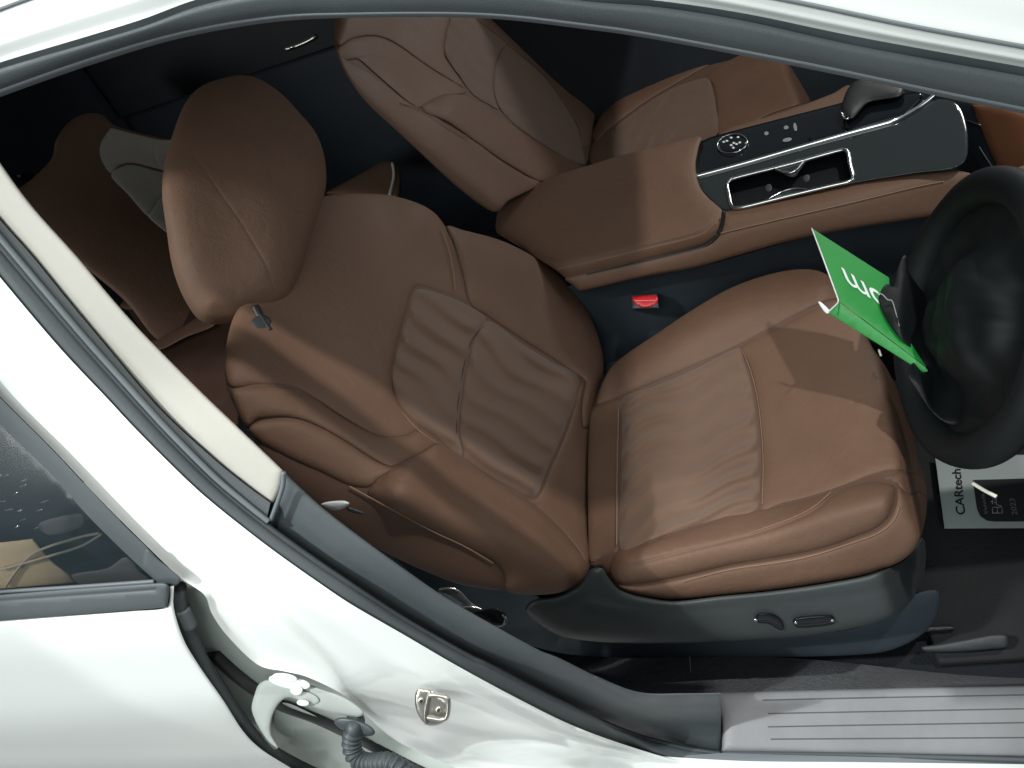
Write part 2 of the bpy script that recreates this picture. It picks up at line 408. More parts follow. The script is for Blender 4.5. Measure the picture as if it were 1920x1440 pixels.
ptube('trim_notch', [(532, 885), (531, 908), (524, 932), (508, 975)], body(.03), .0022, RUBBER_LT, car, .012)

# white jamb: from the seal to the rear door gap
L4 = [(-60, 675), (0, 743), (100, 843), (203, 952), (300, 1048), (340, 1085), (383, 1115), (397, 1150), (427, 1193), (483, 1246), (530, 1258), (575, 1269), (643, 1302), (678, 1332), (711, 1364), (752, 1394), (819, 1424), (870, 1445), (1000, 1475)]
K1 = [(-60, 475), (0, 545), (120, 682), (250, 810), (410, 985), (495, 1048), (560, 1105), (640, 1160), (745, 1225), (850, 1285), (930, 1330), (1073, 1392), (1200, 1435), (1300, 1470)]
K2 = [(-60, 560), (0, 640), (110, 750), (225, 860), (350, 985), (430, 1055), (500, 1120), (560, 1175), (620, 1240), (668, 1310), (720, 1345), (800, 1385), (900, 1430), (1060, 1470)]
ribbon('door_jamb', [L3, K1, K2, L4], [body(.002), body(.001), body(.005), body(.0)], PAINT, car, n=260, rows=10, back=.01, label='white painted door jamb')
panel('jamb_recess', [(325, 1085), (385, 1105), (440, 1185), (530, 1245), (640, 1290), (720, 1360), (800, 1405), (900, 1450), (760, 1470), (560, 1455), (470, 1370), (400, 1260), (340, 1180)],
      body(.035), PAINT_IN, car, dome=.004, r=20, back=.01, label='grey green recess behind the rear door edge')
ptube('recess_gap', [(400, 1222), (440, 1258), (480, 1288), (530, 1318), (600, 1345), (680, 1385), (760, 1430), (830, 1462)], body(.035), [.010]*1, PRINTD, car, .004)
for a in ([(770, 1228), (777, 1232)], [(772, 1242), (781, 1240)], [(793, 1262), (802, 1253)], [(852, 1283), (864, 1292)]):
    ptube('jamb_weld_mark', a, body(.006), .0011, PAINT, car, .004, sp=3)
panel('jamb_plug', [(935, 1303), (955, 1304), (965, 1308), (955, 1312), (938, 1309)], body(.004), RUBBER_LT, car, dome=.001, r=3, step=4, back=.005)

# striker
stf = plane((.05, -.80, .60), at([(808, 1328)], body(-.022))[0])
stp = part_empty('striker', at([(808, 1330)], stf)[0], car)
panel('base_plate', [(782, 1293), (795, 1291), (812, 1296), (838, 1315), (842, 1335), (835, 1352), (820, 1360), (803, 1360), (790, 1350), (780, 1330), (778, 1308)], stf, STEEL, stp, dome=.003, r=5, step=5, back=.006)
ptube('raised_edge', [(806, 1296), (800, 1320), (797, 1345), (800, 1357)], stf, .0018, STEEL, stp, .005, sp=3)
ptube('loop', [(806, 1304), (815, 1303), (830, 1305), (838, 1309), (841, 1317), (840, 1336), (836, 1346), (828, 1349), (814, 1347), (802, 1345)], lift(stf, 0), .0026, STEEL, stp, .011, sp=2)
for c in ((789, 1315), (822, 1332)):
    ring = [(c[0] + 6.5 * math.cos(a), c[1] + 7.5 * math.sin(a)) for a in np.linspace(0, 2 * math.pi, 10)[:-1]]
    s = panel('screw', ring, stf, STEEL, stp, dome=.0012, r=3, step=3, back=.004, lift0=.0035)
    panel('socket', [(c[0] + 3 * math.cos(a), c[1] + 3.4 * math.sin(a)) for a in np.linspace(0, 2 * math.pi, 8)[:-1]], stf, PRINTD, stp, dome=.0002, r=2, step=3, back=.001, lift0=.0052)

# sill plate with grooves
SP = plane((.0, -.30, .954), (.3, .07, .405))
sill = part_empty('sill_plate', (.4, .07, .39), car)
panel('plate', [(1340, 1299), (1340, 1299), (1600, 1292), (1920, 1286), (2000, 1284), (2000, 1284), (2000, 1420), (2000, 1420), (1700, 1414), (1500, 1411), (1353, 1410), (1353, 1410), (1354, 1350)],
      SP, PLATE, sill, dome=.006, r=12, step=12, back=.02)
for a in ([(1430, 1313), (1600, 1309), (1920, 1303), (1999, 1302)], [(1440, 1338), (1600, 1335), (1920, 1329), (1999, 1328)], [(1440, 1363), (1600, 1360), (1920, 1355), (1999, 1354)], [(1445, 1386), (1600, 1385), (1920, 1383), (1999, 1382)]):
    ptube('groove', a, SP, .0009, RUBBER, sill, .0058)
ptube('outer_edge', [(1352, 1412), (1500, 1414), (1700, 1418), (2000, 1427)], SP, .0035, RUBBER, sill, .001)
ribbon('sill_seal', [[(1352, 1412), (1500, 1416), (1700, 1421), (2000, 1429)], [(1240, 1420), (1400, 1428), (1600, 1430), (2000, 1436)]], [body(.01), body(.004)], RUBBER_LT, car, back=.02)
ribbon('sill_paint', [[(1240, 1418), (1400, 1427), (1600, 1429), (2000, 1434)], [(1100, 1470), (1300, 1490), (1600, 1500), (2000, 1500)]], [body(.004), body(-.01)], PAINT, car, back=.02)

# carpet strip between seat and sill
kick = ribbon('carpet_edge', [[(1040, 1236), (1110, 1228), (1260, 1228), (1500, 1235), (1800, 1265), (2000, 1275)], [(1130, 1272), (1200, 1300), (1340, 1301), (1600, 1294), (1800, 1290), (2000, 1286)]],
       [plane((0, 0, 1), (0, 0, .30)), plane((0, -.30, .954), (.3, .07, .400))], CARPET, None, n=80, rows=4, back=.03)
kick['kind'] = 'structure'
ptube('carpet_seam', [(1293, 1230), (1295, 1260), (1297, 1298)], plane((0, -.35, .9), (.1, .18, .345)), .0009, RUBBER_LT, kick, .004)

# ================================================================== REAR DOOR
rd = empty('rear_door', (-.7, 0, .6), 'white rear door standing slightly ajar with dark tinted window', 'car door')
panel('door_skin', [(-60, 1150), (-60, 1166), (100, 1156), (250, 1145), (312, 1138), (318, 1100), (326, 1098), (326, 1140), (345, 1200), (378, 1255), (420, 1315), (455, 1370), (490, 1405), (545, 1440), (600, 1475), (600, 1475), (-60, 1475), (-60, 1475)],
      rounded([body(-.012), plane((0, -1, 0.0), (0, -.03, 0))], .004), PAINT, rd, dome=.006, r=14, step=14, back=.02, grooves=[([(-60, 1407), (200, 1408), (480, 1408)], 14, .004)], label='white outer door skin')
ptube('door_edge_seal', [(334, 1100), (336, 1130), (352, 1180), (372, 1230), (400, 1275), (440, 1335), (480, 1385), (530, 1420), (600, 1455)], body(.010), .0085, RUBBER, rd, 0, seg=12)
ptube('seal_clip', [(342, 1140), (348, 1155), (356, 1172)], body(.010), .0085, RUBBER_LT, rd, .002)
FR_O = [(-60, 676), (0, 745), (100, 845), (203, 955), (300, 1050), (338, 1085)]
FR_I = [(-60, 735), (0, 797), (100, 893), (160, 962), (233, 1035), (287, 1085), (305, 1103)]
ribbon('window_frame', [FR_O, FR_I], [body(-.008), body(-.004)], RUBBER, rd, bulge=.003, back=.02, label='dark grey window frame')
panel('frame_corner', [(275, 1030), (300, 1052), (338, 1083), (334, 1095), (318, 1100), (300, 1097), (285, 1080), (268, 1060)], body(-.010), RUBBER, rd, dome=.003, r=9, step=6, back=.02)
panel('belt_moulding', [(-60, 1123), (0, 1115), (150, 1103), (293, 1093), (293, 1093), (316, 1098), (313, 1139), (313, 1139), (150, 1152), (0, 1164), (-60, 1170), (-60, 1170)], body(-.018), RUBBER, rd, dome=.005, r=12, step=7, back=.02,
      grooves=[([(-60, 1132), (0, 1127), (150, 1116), (290, 1106)], 3, .003)], label='dark grey belt moulding under the window')
panel('window_glass', [(-60, 720), (-60, 720), (0, 790), (100, 887), (160, 955), (233, 1028), (300, 1098), (300, 1098), (150, 1108), (0, 1120), (-60, 1126), (-60, 1126)], body(.004), GLASS, rd, dome=.0005, r=5, step=14, back=.004, label='tinted window glass')
ptube('glass_edge_strip', [(-60, 1117), (0, 1110), (150, 1100), (290, 1090)], body(-.006), .0022, RUBBER_LT, rd, .002)
# tan and grey panels and pale lines set behind the rear door glass
dt = body(.075)
panel('tan_window_panel', [(-60, 1020), (-60, 1020), (0, 1017), (62, 1010), (62, 1010), (95, 1050), (130, 1078), (142, 1092), (142, 1092), (0, 1104), (-60, 1110), (-60, 1110)], dt, mat('tan_panel', (.62, .48, .30), .5), rd, dome=.004, r=10, step=8, back=.02, label='tan panel behind the window glass')
panel('armrest_trim', [(135, 1078), (200, 1066), (236, 1045), (262, 1072), (278, 1088), (165, 1100)], dt, mat('mauve_panel', (.40, .37, .37), .5), rd, dome=.004, r=8, step=8, back=.02, label='grey panel behind the window glass')
panel('switch_panel', [(75, 980), (150, 962), (160, 975), (150, 990), (92, 1003)], dt, mat('grey_panel', (.16, .16, .17), .4), rd, dome=.003, r=6, step=6, back=.02)
panel('inner_panel', [(-80, 700), (-80, 700), (0, 770), (120, 900), (300, 1090), (300, 1090), (150, 1112), (-80, 1130), (-80, 1130)], body(.11), CABIN, rd, dome=.002, r=10, step=20, back=.01)
for a in ([(10, 1100), (60, 1040), (140, 1010), (185, 1000)], [(0, 1068), (60, 1052), (150, 1025), (190, 1002)]):
    ptube('window_line', a, dt, .0016, mat('pale_line', (.55, .47, .38), .4), rd, .012)
random.seed(9)
for k in range(16):
    x = random.uniform(-20, 75); y = random.uniform(860 + max(0, x) * 1.0, 1000); 
    ptube('window_glint', [(x, y), (x + random.uniform(8, 20), y - random.uniform(1, 5))], body(.07), random.uniform(.0006, .0014), CHROME, rd, 0, sp=4, seg=5)  # chrome streaks added as stand-ins for glints in the window

# hinge between pillar and rear door
hg = part_empty('hinge', at([(540, 1300)], body(.01))[0], rd)
hf = plane((.0, -.80, .60), at([(545, 1290)], body(.006))[0])
panel('arm', [(478, 1300), (486, 1282), (503, 1274), (535, 1272), (600, 1290), (650, 1310), (682, 1335), (670, 1345), (600, 1330), (545, 1308), (524, 1318), (510, 1345), (508, 1375), (522, 1402), (505, 1392), (484, 1360), (472, 1330)],
      hf, HINGE, hg, dome=.004, r=10, step=6, back=.02, label='painted hinge arm')
def disc(name, c, rx, ry, rot, f, m, parent, h0, dome=.002, back=.006):
    a = np.linspace(0, 2 * np.pi, 21)[:-1]; cr, sr = math.cos(rot), math.sin(rot)
    pts = [(c[0] + rx * math.cos(t) * cr - ry * math.sin(t) * sr, c[1] + rx * math.cos(t) * sr + ry * math.sin(t) * cr) for t in a]
    return panel(name, pts, f, m, parent, dome=dome, r=min(rx, ry) * .5, step=5, back=back, lift0=h0, sp=3)
wsh = disc('washer', (543, 1279), 40, 12, .18, hf, PAINT, hg, .010)
disc('bolt_head', (535, 1270), 24, 8, .15, hf, PAINT, hg, .016, .003, .008)
nut = disc('bolt', (556, 1294), 12, 10, 0, hf, PAINT, hg, .012, .003, .012)
disc('bolt', (568, 1318), 12, 6, .1, hf, PAINT, hg, .010, .003)
disc('washer', (575, 1308), 24, 10, .3, hf, HINGE, hg, .006, .001)
panel('lower_arm', [(474, 1325), (488, 1335), (503, 1372), (522, 1400), (515, 1405), (495, 1385), (478, 1350)], body(.004), PAINT, hg, dome=.003, r=6, step=5, back=.01)
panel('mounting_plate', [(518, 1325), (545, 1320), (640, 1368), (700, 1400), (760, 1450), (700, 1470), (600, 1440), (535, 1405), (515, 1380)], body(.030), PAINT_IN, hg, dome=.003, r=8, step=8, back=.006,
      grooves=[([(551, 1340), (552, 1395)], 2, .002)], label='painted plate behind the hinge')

# wiring boot
wb = empty('wiring_boot', at([(680, 1400)], body(.0))[0], 'black corrugated rubber wiring boot running from pillar to rear door', 'cable')
disc('grommet', (665, 1363), 40, 14, .30, hf, RUBBER_DK, wb, .006, .006, .02)
path = at(smooth([(666, 1352), (664, 1366), (660, 1385), (660, 1402), (668, 1420), (684, 1430), (705, 1431), (728, 1430), (750, 1440), (770, 1460)], False, 1.3), plane((-.2, -.75, .62), at([(664, 1366)], hf, .012)[0]), .0)
path[:14] += rays([(664, 1366)])[0] * (np.linspace(.03, 0, 14)[:, None])
s_ = np.r_[0, np.cumsum(np.linalg.norm(np.diff(path, axis=0), axis=1))]
path = path + 0; u_ = np.arange(0, s_[-1], .0009); path = np.stack([np.interp(u_, s_, path[:, k]) for k in range(3)], 1)
tube('corrugated_tube', path, .0082 + .0030 * np.abs(np.sin(u_ / .0066 * np.pi)), RUBBER_DK, wb, 18)

# ================================================================== DRIVER SEAT
seat = empty('front_seat', (.1, .45, .3), 'brown leather front seat nearest the open door, below the green card', 'car seat', 'brown leather front seats')
BN = (.88, 0, .475)
BK = plane(BN, (0, 0, .56))
BKS = rounded([BK, plane((.25, -.95, .15), (-.05, .165, .75)), plane((-.35, -.1, .93), (-.30, .4, 1.10))], .022)
wing_in = [(800, 400), (900, 455), (1010, 510), (1085, 590), (1112, 660), (1110, 720)]
pod_out = [(760, 925), (880, 975), (1000, 1030), (1065, 1065)]
shoulder = [(470, 690), (560, 770), (680, 850), (760, 880)]
def back_bumps(P, d):
    h = .045 * np.exp(-(segdist(P, smooth(wing_in, False, 12.), False) / 62) ** 2)
    h += .050 * np.exp(-(segdist(P, smooth(pod_out, False, 12.), False) / 52) ** 2)
    h += .030 * np.exp(-(segdist(P, smooth(shoulder, False, 12.), False) / 70) ** 2)
    return h
def withbump(f, fn): return lambda p: f(p) - fn(np.atleast_2d(np.asarray(p, float)), None)
BF = withbump(BKS, back_bumps)
ins_out = [(779, 541), (787, 539), (827, 548), (873, 567), (913, 597), (977, 640), (1030, 673), (1088, 710), (1062, 798), (1030, 873), (1003, 932), (957, 917), (907, 888), (862, 858), (820, 823), (783, 797), (750, 762), (734, 725), (733, 690), (742, 655), (764, 580), (770, 552)]
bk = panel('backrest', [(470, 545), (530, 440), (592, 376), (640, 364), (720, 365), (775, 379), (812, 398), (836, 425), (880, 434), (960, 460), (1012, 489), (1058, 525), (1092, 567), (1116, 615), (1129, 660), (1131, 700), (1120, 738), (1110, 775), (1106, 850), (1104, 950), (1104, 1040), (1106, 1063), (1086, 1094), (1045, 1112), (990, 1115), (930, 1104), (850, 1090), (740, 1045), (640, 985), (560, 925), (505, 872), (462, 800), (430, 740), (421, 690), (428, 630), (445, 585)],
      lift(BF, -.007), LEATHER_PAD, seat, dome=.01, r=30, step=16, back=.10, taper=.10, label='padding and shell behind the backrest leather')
# upper centre panel
C_up = [(479, 540), (530, 440), (590, 377), (640, 364), (720, 365), (775, 378), (812, 397), (834, 424), (846, 455), (862, 510), (872, 545), (876, 566), (840, 552), (787, 537), (774, 545), (765, 572), (742, 652), (731, 700), (738, 740), (757, 772), (790, 803), (786, 806), (764, 817), (730, 821), (697, 813), (640, 780), (590, 747), (547, 726), (490, 722), (437, 727), (423, 700), (424, 650), (440, 590)]
panel('upper_back_panel', C_up, BF, LEATHER, bk, dome=.0066, r=20, step=8, ridges=[([(560, 520), (650, 600), (690, 700)], 90, .012)],
      grooves=[([(592, 440), (600, 400), (616, 385)], 12, .004)])
# inner wing
panel('inner_bolster', [(838, 424), (870, 432), (925, 446), (965, 462), (1012, 489), (1058, 525), (1092, 567), (1116, 615), (1129, 660), (1131, 700), (1120, 738), (1112, 768), (1104, 800), (1093, 800), (1090, 760), (1098, 715), (1088, 706), (1030, 669), (977, 636), (915, 594), (880, 568), (866, 512), (850, 455)],
      BF, LEATHER, bk, dome=.014, r=24, step=8)
# upper outer bolster bands
panel('outer_bolster', [(437, 729), (490, 724), (547, 728), (590, 749), (640, 782), (697, 815), (730, 823), (764, 819), (788, 808), (820, 828), (805, 842), (760, 865), (733, 876), (700, 862), (640, 824), (600, 802), (565, 788), (530, 783), (483, 788), (462, 800), (440, 760)],
      BF, LEATHER, bk, dome=.010, r=16, step=8)
panel('outer_side_panel', [(483, 790), (530, 785), (565, 790), (600, 804), (640, 826), (690, 858), (733, 878), (712, 897), (690, 915), (653, 910), (600, 885), (560, 868), (520, 848), (490, 830), (466, 806)],
      BF, LEATHER, bk, dome=.009, r=16, step=8)
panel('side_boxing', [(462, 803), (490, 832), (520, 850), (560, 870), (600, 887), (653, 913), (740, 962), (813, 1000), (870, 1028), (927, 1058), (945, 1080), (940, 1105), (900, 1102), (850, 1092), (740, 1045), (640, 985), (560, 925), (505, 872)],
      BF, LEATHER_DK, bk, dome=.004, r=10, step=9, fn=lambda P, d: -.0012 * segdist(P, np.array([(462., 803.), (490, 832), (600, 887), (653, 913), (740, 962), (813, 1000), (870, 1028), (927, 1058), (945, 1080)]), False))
# lower outer pod
panel('lower_bolster', [(712, 898), (733, 880), (790, 850), (822, 832), (860, 864), (900, 888), (955, 922), (1000, 950), (1045, 990), (1080, 1030), (1102, 1062), (1086, 1094), (1045, 1112), (990, 1115), (950, 1108), (945, 1080), (929, 1056), (870, 1026), (813, 998), (740, 960), (690, 930), (694, 912)],
      BF, LEATHER, bk, dome=.016, r=30, step=8,
      grooves=[([(722, 895), (787, 911), (853, 945), (927, 977), (975, 997), (1020, 1024), (1058, 1065)], 2.6, .0016), ([(800, 858), (860, 893), (920, 922), (985, 962), (1040, 1010), (1075, 1050)], 7, .004)])
# lower strip of the backrest between insert and cushion
panel('lumbar_strip', [(1091, 708), (1098, 716), (1092, 760), (1094, 802), (1106, 805), (1102, 860), (1100, 960), (1103, 1055), (1082, 1028), (1047, 988), (1002, 948), (960, 922), (1005, 934), (1033, 875), (1065, 800)],
      BF, LEATHER, bk, dome=.008, r=16, step=7)
def quilt(P, d, U, V_, lam, amp, edge):
    u = P @ np.array(U); v = P @ np.array(V_)
    ph = v / lam * 2 * math.pi + 1.2 * np.sin(u / (lam * 1.15) + .8 * np.sin(v / (lam * 2.3))) + .7 * np.sin(u / (lam * .55) + v / (lam * 1.4))
    w_ = .5 + .5 * np.sin(ph)
    return amp * w_ ** 1.6 * (1 + .35 * np.sin(u / (lam * 1.7) + v / lam)) * np.clip(d / edge, 0, 1)
def ripple_back(P, d): return quilt(P, d, (.80, .60), (-.60, .80), 44, .0105, 14)
div = [(915, 600), (892, 628), (874, 690), (863, 770), (861, 813), (869, 852)]
ia = [(787, 541), (827, 550), (873, 569), (912, 597)] + div[1:] + [(862, 857), (820, 822), (783, 796), (750, 761), (735, 725), (734, 690), (743, 655), (766, 580), (773, 552)]
ib = [(917, 601), (977, 642), (1030, 675), (1087, 711), (1062, 798), (1030, 872), (1002, 930), (957, 915), (907, 886), (871, 860)] + div[::-1][:-1]
for q, nm in ((ia, 'upper_insert'), (ib, 'lower_insert')):
    panel(nm, q, BF, LEATHER_IN, bk, dome=.007, r=12, step=5, fn=ripple_back)
stitch([(828, 430), (842, 470), (851, 515), (853, 545)], BF, THREAD, bk, .012)
stitch([(745, 763), (783, 805), (822, 832)], BF, THREAD, bk, .006)
stitch([(655, 912), (740, 958), (813, 997), (870, 1024), (925, 1056)], BF, THREAD, bk, .008, .001, 'piping')
stitch([(906, 612), (884, 640), (868, 695), (857, 770), (856, 813)], BF, SEAMDK, bk, .007)

# headrest
HRN = (.80, -.10, .50)
HR = rounded([plane(HRN, (-.33, .45, 1.19)), plane((.35, -.92, .2), (-.35, .305, 1.19)), plane((.05, .1, .99), (-.38, .45, 1.33))], .05)
hr = panel('headrest', [(432, 143), (458, 141), (490, 150), (528, 176), (562, 212), (590, 246), (606, 285), (612, 330), (608, 365), (597, 402), (580, 455), (562, 515), (545, 553), (520, 575), (485, 592), (440, 605), (398, 608), (372, 598), (352, 572), (334, 535), (321, 490), (312, 430), (304, 365), (308, 310), (322, 258), (346, 196), (380, 160)],
      HR, LEATHER, seat, dome=.034, r=80, step=7, back=.05, taper=.12, power=2.2,
      grooves=[([(362, 292), (385, 320), (410, 358), (443, 403), (475, 455), (500, 500), (520, 560)], 2.2, .0007)],
      ridges=[([(470, 200), (500, 330), (520, 470)], 70, .010)])
ptube('headrest_post', [(478, 575), (490, 600), (505, 622)], lift(BKS, .012), .005, PRINTD, seat)
panel('post_guide', [(472, 600), (490, 590), (508, 598), (505, 612), (488, 622), (474, 615)], lift(BKS, .014), PLASTIC, seat, dome=.004, r=6, step=5)

# cushion
CN = (-.12, 0, 1)
CU = rounded([plane(CN, (.2, 0, .60)), plane((.04, -.96, .26), (.25, .205, .58)), plane((.93, -.1, .35), (.462, .45, .60))], .014)
bol_in = [(1170, 700), (1250, 650), (1350, 590), (1450, 555), (1530, 545)]
bol_out = [(1180, 1050), (1300, 1025), (1430, 1000), (1560, 960), (1650, 940)]
def cush_bumps(P, d):
    h = .038 * np.exp(-(segdist(P, smooth(bol_in, False, 12.), False) / 46) ** 2)
    h += .026 * np.exp(-(segdist(P, smooth(bol_out, False, 12.), False) / 36) ** 2)
    h += .018 * np.exp(-(segdist(P, np.array([(1560., 640.), (1620., 800.), (1640., 870.)]), False) / 90) ** 2)
    return h
CF = withbump(CU, cush_bumps)
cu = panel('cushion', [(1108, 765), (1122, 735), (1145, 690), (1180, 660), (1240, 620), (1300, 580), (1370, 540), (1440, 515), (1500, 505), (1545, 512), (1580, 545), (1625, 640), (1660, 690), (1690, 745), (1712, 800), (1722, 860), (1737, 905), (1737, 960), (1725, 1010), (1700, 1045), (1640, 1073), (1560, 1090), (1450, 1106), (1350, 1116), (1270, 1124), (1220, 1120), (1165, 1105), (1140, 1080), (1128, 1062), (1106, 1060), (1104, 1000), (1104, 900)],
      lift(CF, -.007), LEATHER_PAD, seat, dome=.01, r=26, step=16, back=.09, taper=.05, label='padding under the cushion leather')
panel('rear_strip', [(1108, 768), (1118, 762), (1164, 748), (1163, 800), (1161, 900), (1160, 1030), (1130, 1045), (1106, 1052), (1103, 1000), (1102, 900), (1104, 820)], CF, LEATHER, cu, dome=.0049, r=14, step=8)
def ripple_cush(P, d): return quilt(P, d, (.88, -.475), (.475, .88), 42, .0100, 14)
panel('cushion_insert', [(1167, 747), (1230, 722), (1310, 687), (1384, 652), (1397, 680), (1411, 730), (1420, 800), (1424, 870), (1422, 952), (1360, 971), (1290, 991), (1220, 1013), (1164, 1030), (1164, 900), (1166, 800)], CF, LEATHER_IN, cu, dome=.007, r=12, step=5, fn=ripple_cush)
panel('front_panel', [(1388, 650), (1430, 628), (1490, 597), (1545, 572), (1600, 560), (1630, 640), (1662, 690), (1688, 740), (1706, 790), (1716, 840), (1722, 888), (1700, 884), (1667, 884), (1630, 893), (1580, 912), (1520, 932), (1470, 944), (1425, 953), (1427, 870), (1423, 800), (1414, 730), (1401, 680)],
      CF, LEATHER, cu, dome=.010, r=24, step=8, grooves=[([(1600, 755), (1640, 733), (1690, 730)], 3, .0012), ([(1690, 770), (1702, 830), (1708, 880)], 2.5, .0012)])
panel('inner_bolster', [(1120, 757), (1126, 735), (1147, 692), (1182, 661), (1240, 620), (1300, 580), (1370, 540), (1440, 515), (1500, 505), (1545, 512), (1578, 545), (1590, 556), (1545, 568), (1490, 594), (1430, 625), (1386, 648), (1310, 683), (1230, 718), (1165, 744)], CF, LEATHER, cu, dome=.0077, r=20, step=8,
      grooves=[([(1330, 590), (1400, 565), (1470, 560), (1500, 575)], 2.5, .0010)])
# outer bolster: top, pod nose and boxing
top_b = [(1162, 1033), (1220, 1016), (1290, 994), (1360, 974), (1424, 956), (1470, 947), (1520, 935), (1580, 915), (1635, 903), (1680, 910), (1702, 926), (1716, 955)]
low_b = [(1150, 1092), (1200, 1097), (1280, 1083), (1369, 1062), (1430, 1052), (1502, 1040), (1560, 1025), (1600, 1010), (1640, 994), (1664, 975), (1676, 950), (1690, 925)]
panel('outer_bolster', top_b[:9] + [(1660, 905), (1679, 913), (1676, 945), (1664, 972), (1640, 992), (1600, 1008), (1560, 1023), (1502, 1038), (1430, 1050), (1369, 1060), (1280, 1081), (1200, 1095), (1160, 1094), (1143, 1075), (1147, 1050)],
      CF, LEATHER, cu, dome=.012, r=20, step=7, grooves=[([(1175, 1062), (1280, 1035), (1413, 1002), (1480, 979), (1529, 956), (1564, 926), (1590, 915)], 3.2, .0028)])
panel('outer_boxing', [(1160, 1097), (1200, 1098), (1280, 1084), (1369, 1063), (1430, 1053), (1502, 1041), (1560, 1026), (1600, 1011), (1642, 995), (1668, 974), (1680, 946), (1684, 914), (1703, 928), (1722, 925), (1735, 935), (1736, 962), (1724, 1010), (1700, 1043), (1640, 1072), (1560, 1089), (1450, 1105), (1350, 1115), (1270, 1123), (1220, 1119), (1175, 1109)],
      CF, LEATHER, cu, dome=.010, r=18, step=7)
panel('front_welt', [(1640, 897), (1667, 888), (1700, 887), (1722, 891), (1733, 905), (1737, 930), (1722, 922), (1702, 925), (1682, 909), (1660, 902)], CF, LEATHER, cu, dome=.0033, r=7, step=6)
stitch([(1413, 997), (1480, 973), (1526, 950), (1558, 922)], CF, THREAD, cu, .013, .0006)
stitch([(1280, 1091), (1369, 1068), (1502, 1047), (1600, 1017), (1646, 1000), (1674, 978), (1686, 950)], CF, THREAD, cu, .010, .0006)
stitch([(1391, 655), (1404, 685), (1418, 735), (1427, 800), (1431, 870), (1429, 945)], CF, THREAD, cu, .008, .0006)  # pale thread also paints the highlight right of the insert
stitch([(1160, 765), (1157, 900), (1156, 1022)], CF, THREAD, cu, .009, .0009)  # pale line paints the lit edge of the rear strip

# plastic side valance
VF = rounded([plane((.03, -.97, .22), (.25, .165, .50)), plane((.90, -.3, .2), (.475, .4, .50))], .02)
va = panel('side_valance', [(1000, 1125), (1045, 1118), (1085, 1098), (1107, 1068), (1130, 1066), (1142, 1085), (1165, 1108), (1220, 1122), (1270, 1127), (1350, 1118), (1450, 1108), (1560, 1092), (1640, 1075), (1702, 1046), (1728, 1008), (1736, 1030), (1733, 1075), (1718, 1112), (1690, 1145), (1640, 1168), (1560, 1185), (1450, 1197), (1300, 1205), (1150, 1205), (1060, 1195), (1010, 1170), (985, 1145)],
      VF, VALANCE, seat, dome=.012, r=20, step=9, back=.05, label='dark grey plastic seat side valance',
      grooves=[([(1110, 1135), (1220, 1148), (1400, 1135), (1560, 1120), (1650, 1103), (1705, 1070)], 9, .003)])
panel('height_switch', [(1416, 1160), (1422, 1150), (1445, 1150), (1462, 1160), (1470, 1175), (1466, 1182), (1455, 1178), (1440, 1170), (1422, 1168)], lift(VF, .014), PIANO, va, dome=.006, r=6, step=4, back=.012)
panel('slide_switch', [(1486, 1166), (1492, 1158), (1520, 1154), (1558, 1153), (1565, 1160), (1563, 1170), (1530, 1176), (1495, 1177)], lift(VF, .012), PIANO, va, dome=.008, r=7, step=4, back=.012)
for c in ((1492, 1168), (1561, 1164), (1417, 1163)):
    disc('switch_end', c, 3.2, 2.6, 0, lift(VF, .020), CHROME, va, 0, .001, .003)
# dark base under the seat
panel('seat_rail_cover', [(640, 960), (760, 1040), (880, 1095), (1000, 1110), (1060, 1190), (1300, 1200), (1600, 1178), (1700, 1120), (1760, 1110), (1740, 1180), (1640, 1225), (1300, 1232), (1100, 1230), (1000, 1212), (900, 1170), (780, 1080)],
      plane((0, -.9, .45), (0, .21, .36)), CABIN, seat, dome=.004, r=14, step=14, back=.05)

# ================================================================== PASSENGER SEAT
ps = empty('front_seat', (.1, 1.19, .3), 'brown leather front seat on the far side, beyond the centre console', 'car seat', 'brown leather front seats')
pod_p = [(850, 210), (930, 270), (1010, 325)]
def pbump(P, d):
    return .035 * np.exp(-(segdist(P, smooth(pod_p, False, 12.), False) / 40) ** 2) + .03 * np.exp(-(segdist(P, smooth([(1060, 60), (1098, 150), (1105, 230)], False, 12.), False) / 30) ** 2)
PF0 = rounded([BK, plane((.30, -.93, .1), (-.1, .93, .8)), plane((-.35, -.1, .93), (-.30, 1.2, 1.16))], .02)
PF = withbump(PF0, pbump)
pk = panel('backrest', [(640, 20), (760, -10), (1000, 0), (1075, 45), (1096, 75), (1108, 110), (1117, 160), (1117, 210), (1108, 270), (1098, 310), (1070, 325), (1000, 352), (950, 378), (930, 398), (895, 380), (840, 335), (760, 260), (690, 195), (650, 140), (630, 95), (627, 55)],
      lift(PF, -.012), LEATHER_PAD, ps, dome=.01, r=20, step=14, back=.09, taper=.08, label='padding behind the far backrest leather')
panel('upper_back_panel', [(640, 20), (760, -10), (845, 10), (843, 35), (835, 65), (832, 85), (834, 105), (842, 120), (860, 145), (872, 165), (846, 150), (820, 135), (790, 115), (760, 93), (730, 75), (700, 67), (662, 72), (636, 85), (628, 60)], PF, LEATHER, pk, dome=.0055, r=14, step=8)
panel('outer_bolster', [(632, 93), (662, 75), (700, 70), (730, 78), (760, 96), (790, 118), (820, 138), (846, 153), (874, 170), (868, 176), (835, 178), (810, 188), (787, 202), (770, 195), (740, 170), (700, 135), (672, 112), (645, 112)], PF, LEATHER, pk, dome=.0044, r=11, step=7,
      grooves=[([(655, 118), (680, 108), (705, 107), (735, 118), (770, 140)], 2, .0014)])
